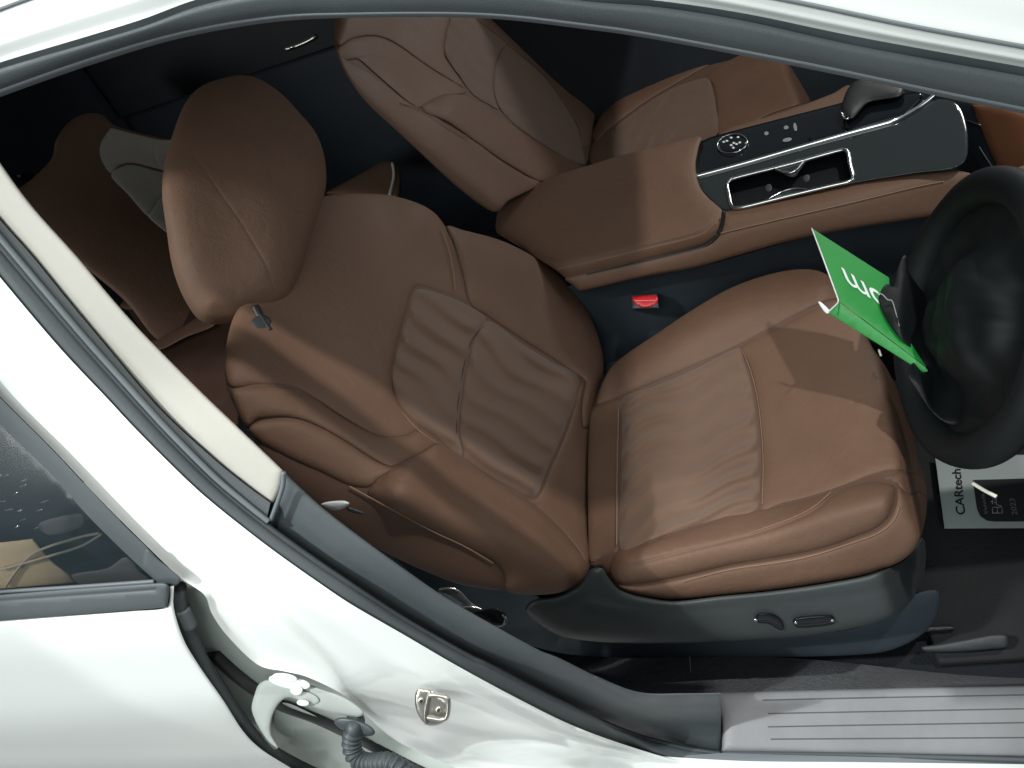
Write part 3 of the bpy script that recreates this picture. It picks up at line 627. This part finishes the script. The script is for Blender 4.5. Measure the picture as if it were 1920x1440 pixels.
panel('lower_bolster', [(790, 200), (812, 186), (838, 177), (866, 178), (890, 188), (930, 215), (975, 245), (1030, 280), (1070, 300), (1090, 312), (1072, 324), (1020, 340), (1000, 335), (940, 300), (880, 258), (840, 230), (800, 212)], PF, LEATHER, pk, dome=.0077, r=17, step=7)
panel('side_panel', [(634, 100), (655, 116), (680, 130), (710, 150), (745, 178), (785, 204), (840, 234), (890, 265), (940, 302), (985, 330), (1012, 345), (955, 375), (930, 397), (895, 378), (840, 333), (760, 259), (690, 194), (650, 140)], PF, LEATHER, pk, dome=.0055, r=14, step=8)
panel('inner_bolster', [(920, 20), (1000, 5), (1072, 46), (1094, 76), (1107, 112), (1116, 160), (1116, 210), (1107, 268), (1092, 275), (1085, 240), (1060, 195), (1020, 140), (980, 105), (952, 85), (905, 55)], PF, LEATHER, pk, dome=.0066, r=16, step=8)
def ripple_p(P, d): return quilt(P, d, (.74, .67), (-.67, .74), 27, .0065, 9)
panel('upper_insert', [(846, 10), (880, 10), (915, 45), (950, 82), (940, 92), (928, 120), (923, 150), (926, 180), (935, 205), (915, 196), (885, 176), (862, 145), (844, 120), (834, 100), (836, 65), (843, 40)], PF, LEATHER_IN, pk, dome=.006, r=10, step=5, fn=ripple_p)
panel('lower_insert', [(952, 86), (985, 112), (1020, 144), (1058, 195), (1083, 240), (1092, 280), (1095, 308), (1065, 298), (1030, 278), (975, 242), (940, 208), (928, 180), (926, 150), (931, 120), (942, 95)], PF, LEATHER_IN, pk, dome=.006, r=10, step=5, fn=ripple_p)
stitch([(750, 193), (790, 205), (840, 235), (880, 260)], PF, THREAD, pk, .010, .0009)
stitch([(893, 35), (925, 58), (952, 80)], PF, THREAD, pk, .010, .0009)
# passenger cushion
PC = rounded([plane(CN, (.2, 0, .60)), plane((.93, 0, .35), (.48, 1.2, .60))], .014)
def pcb(P, d): return .035 * np.exp(-(segdist(P, smooth([(1130, 225), (1220, 165), (1330, 100)], False, 12.), False) / 24) ** 2)
PCF = withbump(PC, pcb)
pc = panel('cushion', [(1108, 300), (1112, 250), (1135, 205), (1190, 160), (1250, 118), (1310, 82), (1400, 70), (1500, 110), (1535, 150), (1540, 190), (1400, 240), (1320, 265), (1180, 300)], lift(PCF, -.012), LEATHER_PAD, ps, dome=.01, r=20, step=14, back=.10, taper=.05, label='padding under the far cushion leather')
panel('inner_bolster', [(1110, 255), (1120, 230), (1137, 207), (1190, 162), (1250, 120), (1312, 82), (1360, 90), (1372, 105), (1330, 122), (1280, 150), (1220, 185), (1170, 220), (1135, 248), (1118, 264)], PCF, LEATHER, pc, dome=.0066, r=14, step=7)
panel('rear_strip', [(1112, 270), (1135, 252), (1150, 244), (1152, 268), (1148, 296), (1108, 306)], PCF, LEATHER, pc, dome=.0033, r=8, step=7)
def ripple_q(P, d): return quilt(P, d, (.6, -.8), (.8, .6), 25, .0065, 9)
panel('cushion_insert', [(1154, 243), (1175, 222), (1220, 190), (1270, 162), (1324, 146), (1334, 160), (1342, 200), (1344, 252), (1280, 272), (1200, 290), (1152, 298)], PCF, LEATHER_IN, pc, dome=.006, r=10, step=5, fn=ripple_q)
panel('front_panel', [(1327, 144), (1370, 112), (1420, 80), (1500, 108), (1522, 130), (1535, 160), (1525, 185), (1440, 215), (1390, 245), (1347, 252), (1345, 200), (1338, 160)], PCF, LEATHER, pc, dome=.0055, r=14, step=8)

# ================================================================== CENTRE CONSOLE
con = empty('centre_console', (.3, .86, .3), 'brown leather centre console with padded armrest lid between the front seats', 'console')
TOP = plane((-.03, -.0, 1), (.2, .86, .73))
CS = rounded([TOP, plane((.0, -.93, .36), (.2, .765, .69))], .012)
CS2 = plane((.02, -.95, .30), (.3, .765, .66))
side = panel('side_panel', [(1060, 520), (1200, 488), (1330, 455), (1350, 430), (1358, 396), (1420, 382), (1500, 366), (1600, 342), (1705, 326), (1790, 320), (1860, 330), (1960, 300), (1960, 360), (1920, 372), (1780, 400), (1600, 428), (1480, 452), (1380, 480), (1300, 502), (1200, 520), (1090, 545), (1075, 535)],
      rounded([plane((-.03, 0, 1), (.2, .86, .715)), plane((.02, -.95, .30), (.3, .755, .66))], .012), LEATHER, con, dome=.008, r=14, step=9, back=.05, label='stitched brown leather console side')
stitch([(1340, 440), (1450, 414), (1600, 379), (1720, 350), (1770, 340)], rounded([plane((-.03, 0, 1), (.2, .86, .715)), plane((.02, -.95, .30), (.3, .755, .66))], .012), THREAD, side, .010, .0009)
lid = panel('armrest_lid', [(930, 432), (932, 402), (940, 380), (962, 366), (1050, 327), (1110, 308), (1150, 296), (1195, 284), (1260, 268), (1312, 256), (1310, 275), (1304, 310), (1310, 345), (1325, 368), (1352, 392), (1357, 400), (1352, 428), (1335, 450), (1310, 464), (1200, 492), (1120, 512), (1070, 524), (1040, 505), (985, 470), (945, 445)],
      CS, LEATHER, con, dome=.014, r=34, step=8, back=.05, label='padded armrest lid',
      grooves=[([(1040, 502), (1180, 470), (1310, 438), (1340, 415)], 2.2, .0012)])
stitch([(1045, 505), (1180, 474), (1310, 442), (1342, 418)], CS, THREAD, lid, .013, .0006)
ptube('lid_gap', [(1357, 396), (1353, 425), (1337, 450), (1310, 466), (1200, 493), (1100, 516)], CS2, .0035, PRINTD, con, .012)
# upholstered shoulder beyond the lid (far edge)
panel('far_edge_leather', [(1345, 254), (1370, 240), (1415, 226), (1480, 206), (1560, 176), (1592, 160), (1596, 192), (1480, 222), (1372, 250), (1340, 262)], plane((0, 0, 1), (0, 0, .70)), LEATHER, con, dome=.006, r=9, step=7, back=.05)
TP = plane((-.06, 0, 1), (.3, .86, .722))
panel('switch_panel', [(1312, 270), (1330, 258), (1372, 246), (1480, 218), (1588, 190), (1680, 165), (1760, 150), (1790, 170), (1758, 182), (1722, 202), (1690, 220), (1672, 226), (1500, 275), (1306, 332), (1303, 310), (1307, 288)],
      lift(TP, .004), PIANO, con, dome=.003, r=6, step=9, back=.03, label='gloss black switch panel')
WELL = [(1370, 338), (1400, 330), (1450, 317), (1462, 322), (1480, 331), (1492, 330), (1504, 312), (1518, 300), (1580, 281), (1590, 290), (1596, 335), (1590, 342), (1520, 358), (1502, 355), (1485, 352), (1470, 360), (1440, 374), (1380, 390), (1370, 384), (1364, 350)]
chf = panel('cup_well', [(x + (x - 1480) * .03, y + (y - 335) * .12) for x, y in WELL], lift(TP, -.055), PRINTD, con, dome=.001, r=4, step=8, back=.01, label='dark cup holder well')
panel('holder_panel', [(1306, 334), (1500, 278), (1674, 230), (1694, 224), (1725, 205), (1762, 185), (1800, 200), (1815, 260), (1800, 310), (1705, 326), (1600, 343), (1500, 366), (1420, 383), (1362, 395), (1330, 372), (1312, 350)],
      TP, WOODG, con, dome=.003, r=6, step=9, back=.06, holes=[WELL], label='glossy grey panel around the cup holders')
ptube('chrome_strip', [(1304, 331), (1400, 305), (1500, 276), (1600, 248), (1674, 228), (1695, 218), (1722, 202), (1745, 185), (1760, 172)], TP, [.0046], CHROME, con, .0075, flat=.5)
ptube('holder_rim', [(1364, 345), (1372, 336), (1400, 328), (1480, 308), (1560, 286), (1584, 281), (1590, 288), (1594, 310), (1599, 332), (1594, 340), (1560, 348), (1480, 367), (1400, 387), (1378, 390), (1371, 384), (1367, 365)], TP, .0034, CHROME, con, .006, closed=True)
ptube('rim_bridge', [(1450, 316), (1466, 322), (1482, 324), (1494, 318), (1506, 304), (1520, 296)], TP, .002, CHROME, con, .006)
ptube('rim_bridge', [(1440, 374), (1465, 360), (1485, 354), (1505, 354), (1522, 358)], TP, .0014, CHROME, con, .006)
for c in ((1441, 352), (1512, 334)): disc('grip_tab', c, 6, 7, .3, TP, PLASTIC, con, .007, .001)
kn = disc('drive_mode_knob', (1373, 269), 27, 17, -.12, TP, PIANO, con, .010, .004, .012)
ptube('knob_ring', [(1373 + 28 * math.cos(a) , 269 - 28 * .12 * math.cos(a) + 17.5 * math.sin(a)) for a in np.linspace(0, 2 * math.pi, 25)[:-1]], TP, .0013, CHROME, kn, .015, closed=True, sp=3)
for x, y in ((1357, 266), (1363, 264), (1371, 258), (1384, 257), (1376, 268), (1381, 270), (1387, 267), (1375, 277), (1371, 272)):
    disc('knob_mark', (x, y), 2.6, 1.8, 0, TP, PRINTW, kn, .0165, .0003, .001)
for x, y, a, b in ((1437, 250, 4, 3.5), (1474, 239, 4.5, 3.5), (1491, 238, 3, 8), (1476, 262, 9, 3.5), (1492, 243, 2.5, 2)):
    disc('switch_mark', (x, y), a, b, -.2, TP, PRINTG, con, .009, .0002, .001)
# selector
gs = empty('gear_selector', at([(1620, 215)], TP)[0], 'dark gear selector lever with silver edge on the console', 'gear lever')
GP = plane((-.3, -.5, .8), (.45, 1.0, .76))
panel('lever', [(1578, 205), (1585, 175), (1600, 155), (1625, 148), (1690, 160), (1690, 180), (1650, 188), (1625, 195), (1600, 222), (1588, 222)], lift(TP, .035), PRINTD, gs, dome=.014, r=16, step=7, back=.04)
panel('lever_base', [(1585, 225), (1605, 222), (1628, 196), (1690, 176), (1730, 175), (1700, 212), (1670, 224), (1590, 244)], lift(TP, .012), PIANO, gs, dome=.006, r=8, step=7, back=.015)
ptube('silver_edge', [(1576, 208), (1583, 222), (1592, 221), (1606, 205), (1622, 192), (1665, 176)], TP, .0016, CHROME, gs, .040)

# buckle
bu = empty('seat_belt_buckle', at([(1208, 570)], plane((0, 0, 1), (0, 0, .58)))[0], 'seat belt buckle with red release button beside the console', 'buckle')
BU = plane((-.1, -.5, .86), (.08, .74, .60))
panel('housing', [(1183, 552), (1183, 552), (1232, 550), (1232, 550), (1236, 578), (1236, 578), (1185, 580), (1185, 580)], BU, PLASTIC, bu, dome=.004, r=6, step=6, back=.06)
rb = panel('release_button', [(1187, 556), (1230, 554), (1234, 562), (1228, 572), (1210, 577), (1195, 573), (1186, 564)], lift(BU, .004), RED, bu, dome=.003, r=5, step=4, back=.01)
ptube('button_slot', [(1189, 564), (1230, 563)], lift(BU, .008), .0006, mat('pink_edge', (.95, .35, .3), .3), rb)
panel('belt_anchor', [(1130, 690), (1140, 680), (1160, 678), (1164, 684), (1150, 697), (1132, 702)], plane((0, 0, 1), (0, 0, .52)), PLASTIC, bu, dome=.004, r=6, step=5, back=.03)

# tunnel wall below the console
panel('tunnel_wall', [(1060, 540), (1300, 502), (1500, 448), (1700, 410), (1990, 355), (1990, 560), (1700, 640), (1400, 640), (1150, 720), (1090, 640)], plane((0, -1, .15), (.2, .78, .5)), CABIN, con, dome=.002, r=10, step=20, back=.02)

# ================================================================== DASHBOARD SIDE, WHEEL
db = empty('dashboard', (1.0, .8, .5), 'dark dashboard with a brown leather knee panel at the far right', 'dashboard')
DP = plane((-.9, -.1, .3), (.80, .85, .75))
panel('knee_panel', [(1822, 196), (1822, 196), (1870, 200), (1960, 225), (1960, 225), (1960, 385), (1960, 385), (1915, 372), (1880, 330), (1850, 270)], DP, mat('orange_leather', (.30, .125, .065), .45, bump=.2, bscale=700), db, dome=.008, r=12, step=8, back=.05, label='orange brown leather knee panel')
panel('trim_bezel', [(1700, 180), (1800, 190), (1824, 196), (1850, 270), (1880, 330), (1920, 380), (1960, 400), (1960, 440), (1900, 370), (1850, 330), (1800, 260), (1790, 220), (1740, 190)], lift(DP, -.01), CABIN, db, dome=.006, r=14, step=9, back=.04)
ptube('bezel_edge', [(1800, 222), (1820, 228), (1838, 235)], DP, .0016, CHROME, db, .006)
ptube('bezel_edge', [(1836, 275), (1870, 325), (1925, 385)], DP, .0008, RUBBER_LT, db, .004)
box('lower_dash', (.98, .12, .45), (1.28, 1.62, .95), CABIN, db, .03)
box('kick_panel', (.62, .10, .28), (1.28, .13, .92), CABIN, db)
box('steering_column', (.60, .33, .70), (1.02, .44, .82), CABIN, db, .02)

sw = empty('steering_wheel', (.55, .38, .80), 'black steering wheel under dark protective film, cut by the right edge', 'steering wheel')
SWN = np.array([-.94, 0, .342]); SWN /= np.linalg.norm(SWN); SU = np.array([0, 1., 0]); SV = np.cross(SWN, SU); SC = np.array([.53, .380, .797])
WRAP = mat('black_film', (.006, .009, .010), .6, spec=.25, bump=.12, bscale=18, bdist=.012)
an = np.linspace(0, 2 * np.pi, 97)[:-1]
tube('rim', [SC + .155 * (math.cos(a) * SU + math.sin(a) * SV) for a in an], .0215 + .0008 * np.sin(an * 7 + .8), WRAP, sw, 16, closed=True)
def disk3(name, c, nrm, r, th, m, parent, sx=1., sy=1.):
    V = []; F = []; n = 32; nrm = np.array(nrm)
    prof = [(r * .6, th), (r * .9, th * .8), (r, 0), (r * .9, -th)]
    for rr_, h in prof:
        for k in range(n):
            a = 2 * math.pi * k / n; V.append(c + rr_ * (math.cos(a) * SU * sx + math.sin(a) * SV * sy) + nrm * h)
    for i in range(3):
        for k in range(n): l = (k + 1) % n; F.append((i*n+k, (i+1)*n+k, (i+1)*n+l, i*n+l))
    F.append(tuple(range(n))); return link(name, V, F, m, parent)
disk3('hub', SC - SWN * .03, SWN, .085, .02, WRAP, sw, 1, .85)
for a in (0, math.pi, math.pi / 2):
    d_ = math.cos(a) * SU + math.sin(a) * SV
    tube('spoke', [SC - SWN * .03 + d_ * .06, SC - SWN * .02 + d_ * .12, SC + d_ * .155], [.022, .018, .014], WRAP, sw, 10, flat=.5)

# ================================================================== GREEN CARD
gc = empty('folded_card', (.42, .5, .78), 'bright green folded card with white lettering hooked on the steering wheel', 'card')
A3, D3 = np.array([.393, .62, .80]), None
# main face through three points at chosen heights
def h3(px, z): return at([px], plane((0, 0, 1), (0, 0, z)))[0]
pA = h3((1522, 428), .815); pD = h3((1573, 564), .785); pC = h3((1736, 690), .735)
gn = np.cross(pA - pD, pC - pD); gn /= np.linalg.norm(gn)
if gn @ (CAM - pD) < 0: gn = -gn
GF = plane(gn, pD)
panel('main_face', [(1522, 428), (1522, 428), (1667, 521), (1667, 521), (1672, 560), (1695, 620), (1737, 688), (1737, 688), (1573, 564), (1573, 564)], GF, GREEN, gc, dome=.0004, r=2, step=14, back=.0016, label='green face with white letters')
pE = h3((1553, 585), .772); pG = h3((1722, 690), .725); n2 = np.cross(pD - pE, pC - pE); n2 /= np.linalg.norm(n2)
G2 = plane(n2, pE)
panel('fold_strip', [(1573, 566), (1573, 566), (1735, 688), (1740, 696), (1732, 698), (1718, 690), (1640, 641), (1553, 587), (1553, 587)], G2, GREEN, gc, dome=.0006, r=4, step=10, back=.0016, label='lighter green folded edge strip')
panel('back_lip', [(1534, 566), (1540, 567), (1556, 583), (1551, 588), (1544, 582)], G2, WHITE, gc, dome=.0003, r=2, step=5, back=.0016, label='white underside of the lip')
ptube('white_edge', [(1522, 428), (1548, 497), (1572, 563), (1571, 568), (1554, 584)], GF, .0009, WHITE, gc, .0008, sp=8)
# letters: baseline direction runs right to left (card is upside down)
LS = at([(1688, 577)], GF)[0]; u = at([(1574, 501)], GF)[0] - LS
vv = at([(1626, 583)], GF)[0] - at([(1611, 549)], GF)[0]
lettering('lettering', 'com', LS + gn * .0014, u / 1.74, vv / .50, 1, PRINTW, gc, bold=.004)

# loose film hanging below the wheel
fm = empty('protective_film', (.6, .4, .7), 'crumpled black protective film hanging below the steering wheel', 'film')
BAG = mat('black_bag', (.006, .008, .009), .48, spec=.2)
def film_disc():
    nr, na = 34, 120; V = []; F = []; rng = np.random.RandomState(3)
    for i in range(nr):
        q = i / (nr - 1)
        for k in range(na):
            a = 2 * math.pi * k / na; x = q * math.cos(a); y = q * math.sin(a)
            h = .034 / (1 + math.exp((q - .52) * 16)) - .012 * math.sin(math.pi * q) ** 2 * (.5 + .5 * math.cos(3 * a + .6)) + .003 * math.sin(9 * x + 3 * math.sin(6 * y)) * math.sin(7 * y + 2 * x) * (1 - q ** 6)
            h += .0022 * math.sin(a * 7 + 2 * math.sin(a * 3) + 4 * q) * q ** 2 * (1.1 - q) * 3 + .0007 * math.sin(23 * x - 17 * y + 2 * math.sin(9 * y))
            V.append(SC + .152 * q * (math.cos(a) * SU + math.sin(a) * SV) + SWN * h)
    for i in range(nr - 1):
        for k in range(na): l = (k + 1) % na; F.append((i*na+k, (i+1)*na+k, (i+1)*na+l, i*na+l))
    n = len(V); V += [v - SWN * .002 for v in V]; F += [tuple(q + n for q in f[::-1]) for f in F]
    return link('film_sheet', V, F, BAG, fm)
film_disc()
panel('film_fold', [(1648, 566), (1653, 543), (1664, 532), (1674, 538), (1684, 500), (1700, 480), (1740, 560), (1790, 660), (1830, 760), (1800, 800), (1755, 780), (1712, 722), (1702, 700), (1712, 680), (1728, 694), (1736, 690), (1715, 662), (1685, 632), (1662, 600)], lambda p: GF(p) - .005 + .0004 * np.clip(p[:, 0] - 1690, 0, 60), BAG, fm, dome=.006, r=14, step=6, back=.002, fn=lambda P, d: .004 * np.sin(P[:, 0] / 15 + P[:, 1] / 40) * np.clip(d / 10, 0, 1))
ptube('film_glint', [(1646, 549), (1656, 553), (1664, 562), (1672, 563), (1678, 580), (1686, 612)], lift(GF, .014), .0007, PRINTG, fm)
ptube('cord_end', [(1824, 906), (1845, 919), (1868, 931)], plane((-.6, -.25, .75), (.52, .42, .72)), [.0022], PALE_PLASTIC, fm, .03, sp=4)
ptube('cord_end', [(1648, 656), (1652, 667)], plane((0, 0, 1), (0, 0, .66)), .0016, PALE_PLASTIC, fm, 0, sp=4)

# ================================================================== CARD ON FLOOR
fc = empty('printed_card', (.56, .45, .29), 'white and black printed card lying on the floor in front of the seat', 'card')
FP = plane((0, 0, 1), (0, 0, .31))
panel('card', [(1753, 853), (1753, 853), (1990, 853), (1990, 853), (1990, 990), (1990, 990), (1771, 991), (1771, 991)], FP, PAPERC, fc, dome=.0002, r=2, step=20, back=.002, closed_smooth=True)
panel('black_field', [(1824, 900), (1824, 900), (1990, 895), (1990, 895), (1990, 977), (1990, 977), (1865, 978), (1850, 976), (1838, 968), (1832, 955)], lift(FP, .0008), PRINTD, fc, dome=.0001, r=2, step=20, back=.0006)
def lay(name, txt, a, b, hpx, m):
    """text running from pixel a to pixel b on the card, hpx tall"""
    A = at([a], FP, .0018)[0]; B_ = at([b], FP, .0018)[0]; u = B_ - A; L = np.linalg.norm(u); u /= L
    v = np.cross(np.array([0, 0, 1.]), u)
    o = lettering(name, txt, A, u, v, 1, m, fc, .0002, .014)
    xs = [q.co.x * u[0] + q.co.y * u[1] for q in o.data.vertices]; wid = max(xs) - min(xs); k = L / wid
    og = Vector(A - origin(fc))
    hp = np.linalg.norm(at([(a[0] + hpx, a[1])], FP)[0] - at([a], FP)[0])
    ys = [Vector(v).dot(q.co - og) for q in o.data.vertices]; kh = hp / (max(ys))
    for q in o.data.vertices:
        d = q.co - og; x = d.dot(Vector(u)); y = d.dot(Vector(v)); q.co = og + Vector(u) * x * k + Vector(v) * y * kh + Vector((0, 0, .0001))
lay('lettering', 'CARtech', (1810, 966), (1801, 880), -17, PRINTD)
lay('lettering', 'Vehicle', (1853, 964), (1845, 925), -7, PRINTG)
lay('lettering', '2023', (1908, 966), (1902, 935), -10, PRINTG)
def strokes(segs, c, s):
    for a, b in segs:
        P = at([(c[0] + a[0] * s, c[1] + a[1] * s), (c[0] + b[0] * s, c[1] + b[1] * s)], FP, .002)
        tube('character_stroke', P, .0007, PRINTG, fc, 5)
# characters rotated a quarter turn, reading upward
strokes([((0, 0), (0, -11)), ((0, 0), (18, 0)), ((18, 0), (18, -11)), ((0, -11), (18, -11)), ((9, 0), (9, -11))], (1861, 962), 1)
strokes([((0, -4), (3, -6)), ((3, 0), (3, -12)), ((5, -3), (9, -4)), ((5, -9), (9, -8)), ((10, 1), (10, -13)), ((10, 1), (20, 4))], (1858, 945), 1)

# driver foot well details
ft = empty('foot_rest', (.62, .2, .3), 'dark grey plastic ledge on the floor beside the sill', 'foot rest')
panel('ledge', [(1728, 1213), (1736, 1222), (1800, 1222), (1860, 1217), (1888, 1213), (1888, 1192), (1860, 1190), (1810, 1199), (1760, 1208)], plane((0, -.6, .8), (.6, .2, .30)), PLASTIC, ft, dome=.004, r=8, step=7, back=.03)
panel('step', [(1715, 1178), (1785, 1174), (1790, 1180), (1750, 1184), (1720, 1186)], plane((0, -.6, .8), (.6, .25, .30)), PLASTIC, ft, dome=.003, r=4, step=5, back=.03)
pd = empty('pedal', (.75, .4, .4), 'dark pedal pad at the right edge of the foot well', 'pedal')
panel('pad', [(1885, 1100), (1895, 1075), (1925, 1068), (1980, 1070), (1980, 1140), (1930, 1138), (1897, 1125)], plane((-.7, -.3, .6), (.70, .35, .36)), VALANCE, pd, dome=.012, r=24, step=8, back=.03)
fl = empty('floor_mat', (.5, .4, .28), 'black floor mat under the steering wheel', 'floor mat')
box('mat', (.46, .20, .268), (1.1, .70, .285), mat('black_mat', (.012, .014, .016), .9, bump=.8, bscale=250, bdist=.002), fl, .005)

# seat belt hardware by the pillar
bp_ = empty('seat_belt', at([(870, 1140)], plane((0, -1, 0), (0, .12, 0)))[0], 'black seat belt webbing with steel anchor beside the near seat', 'seat belt')
BP = plane((.1, -.95, .3), (-.1, .10, .80))
panel('webbing', [(822, 1105), (856, 1104), (882, 1128), (905, 1148), (870, 1150), (850, 1138), (836, 1125)], BP, mat('belt_webbing', (.10, .11, .12), .35, spec=.7), bp_, dome=.002, r=5, step=5, back=.004, grooves=[([(835, 1108), (870, 1135)], 4, .003)])
ptube('bright_edge', [(824, 1104), (845, 1103), (860, 1108)], BP, .0012, CHROME, bp_, .003, sp=3)
ptube('bright_edge', [(858, 1138), (885, 1138), (903, 1143)], BP, .0014, CHROME, bp_, .004, sp=3)
ptube('anchor', [(942, 1152), (948, 1160), (944, 1170), (932, 1173), (922, 1174)], BP, .0018, CHROME, bp_, .002, sp=3)
panel('anchor_cover', [(885, 1152), (925, 1140), (948, 1150), (945, 1172), (915, 1172)], BP, PIANO, bp_, dome=.004, r=6, step=5, back=.02)
rl = empty('recline_lever', at([(630, 945)], plane((0, -1, 0), (0, .12, 0)))[0], 'small bright lever tip beside the near backrest', 'lever')
panel('lever_tip', [(602, 945), (620, 940), (645, 939), (655, 944), (645, 952), (630, 957), (612, 952)], plane((.1, -.95, .3), (-.2, .10, .95)), WHITE, rl, dome=.005, r=7, step=4, back=.01)
panel('lever_arm', [(650, 950), (680, 960), (682, 966), (655, 960)], plane((.1, -.95, .3), (-.2, .11, .95)), PLASTIC, rl, dome=.002, r=3, step=4, back=.008)

# ================================================================== REAR BENCH
rb_ = empty('rear_bench', (-1.0, .85, .3), 'brown rear bench with grey fabric insert seen behind the near headrest', 'rear bench')
RB = plane((.92, 0, .38), (-.85, 0, .5))
panel('bench_back', [(-20, 380), (40, 350), (95, 300), (105, 262), (130, 228), (160, 213), (190, 215), (215, 235), (265, 250), (345, 270), (420, 300), (430, 520), (380, 640), (300, 640), (230, 560), (120, 470), (40, 400)], RB, LEATHER, rb_, dome=.02, r=36, step=11, back=.08, label='dark brown rear backrest')
fi = panel('fabric_insert', [(205, 243), (208, 240), (255, 252), (300, 262), (345, 268), (350, 330), (300, 318), (250, 306), (225, 310), (208, 325), (192, 305), (186, 285), (190, 265)], RB, STONE, rb_, dome=.008, r=10, step=7, back=.01, lift0=.018, label='grey fabric upper insert',
      grooves=[([(293, 262), (290, 290), (298, 312)], 2.5, .003)])
panel('fabric_insert', [(208, 330), (226, 313), (250, 309), (300, 322), (350, 334), (350, 470), (316, 440), (275, 405), (240, 365)], RB, STONE, rb_, dome=.008, r=10, step=7, back=.01, lift0=.018, label='grey fabric lower insert', grooves=[([(305, 365), (285, 395), (277, 405)], 2.5, .003)])
RCP = plane((-.05, 0, 1), (-.8, .4, .72))
panel('cushion_roll', [(225, 572), (255, 548), (300, 530), (350, 505), (380, 530), (300, 560), (245, 580)], RCP, LEATHER, rb_, dome=.014, r=10, step=7, back=.03)
panel('cushion_roll', [(275, 645), (310, 628), (350, 608), (390, 585), (415, 590), (400, 612), (350, 632), (300, 656)], RCP, LEATHER, rb_, dome=.014, r=14, step=7, back=.03)
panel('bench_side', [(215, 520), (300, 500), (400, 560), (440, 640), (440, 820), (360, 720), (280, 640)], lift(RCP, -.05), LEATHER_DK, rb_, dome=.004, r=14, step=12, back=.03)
wd = plane((.3, -.4, .86), (-.6, 1.2, .62))
panel('folded_armrest', [(612, 362), (640, 345), (690, 318), (720, 301), (738, 300), (750, 318), (752, 345), (745, 372), (700, 372), (640, 366)], wd, LEATHER, rb_, dome=.016, r=18, step=6, back=.08, label='light brown folded centre armrest', grooves=[([(740, 303), (745, 335), (738, 370)], 2.2, .002)])
ptube('armrest_trim', [(736, 306), (739, 330), (731, 366)], wd, .0045, mat('pale_satin', (.55, .55, .50), .3), rb_, .014)

# far rear door details
fd = empty('far_door', (-.9, 1.6, .6), 'dark far side door trim with chrome handles', 'car door')
FD = plane((0, -1, 0), (0, 1.60, .9))
box('door_trim', (-1.6, 1.60, .3), (1.2, 1.64, .94), CABIN, fd, .01)
ptube('chrome_surround', [(73, 188), (105, 172), (140, 155), (160, 142), (155, 138)], FD, .008, mat('dull_chrome', (.5, .56, .6), .3, metal=.7), fd, .02)
ptube('chrome_surround', [(66, 183), (100, 163), (150, 143)], FD, .0035, mat('dull_chrome', (.5, .56, .6), .3), fd, .02)
panel('pull_cup', [(160, 160), (165, 140), (220, 124), (236, 132), (225, 142)], FD, mat('brown_grey_trim', (.10, .09, .075), .6), fd, dome=.01, r=8, step=6, back=.03)
ptube('release_handle', [(535, 92), (550, 88), (575, 78), (592, 68)], FD, .006, STEEL, fd, .02)
disc('handle_glint', (547, 89), 5, 3, 0, FD, CHROME, fd, .03, .002)
for a in ([(57, 276), (68, 283)], [(20, 322), (38, 331)]):
    ptube('courtesy_lamp', a, FD, .004, mat('warm_lamp', (.9, .5, .25), .3), fd, .05, sp=4)
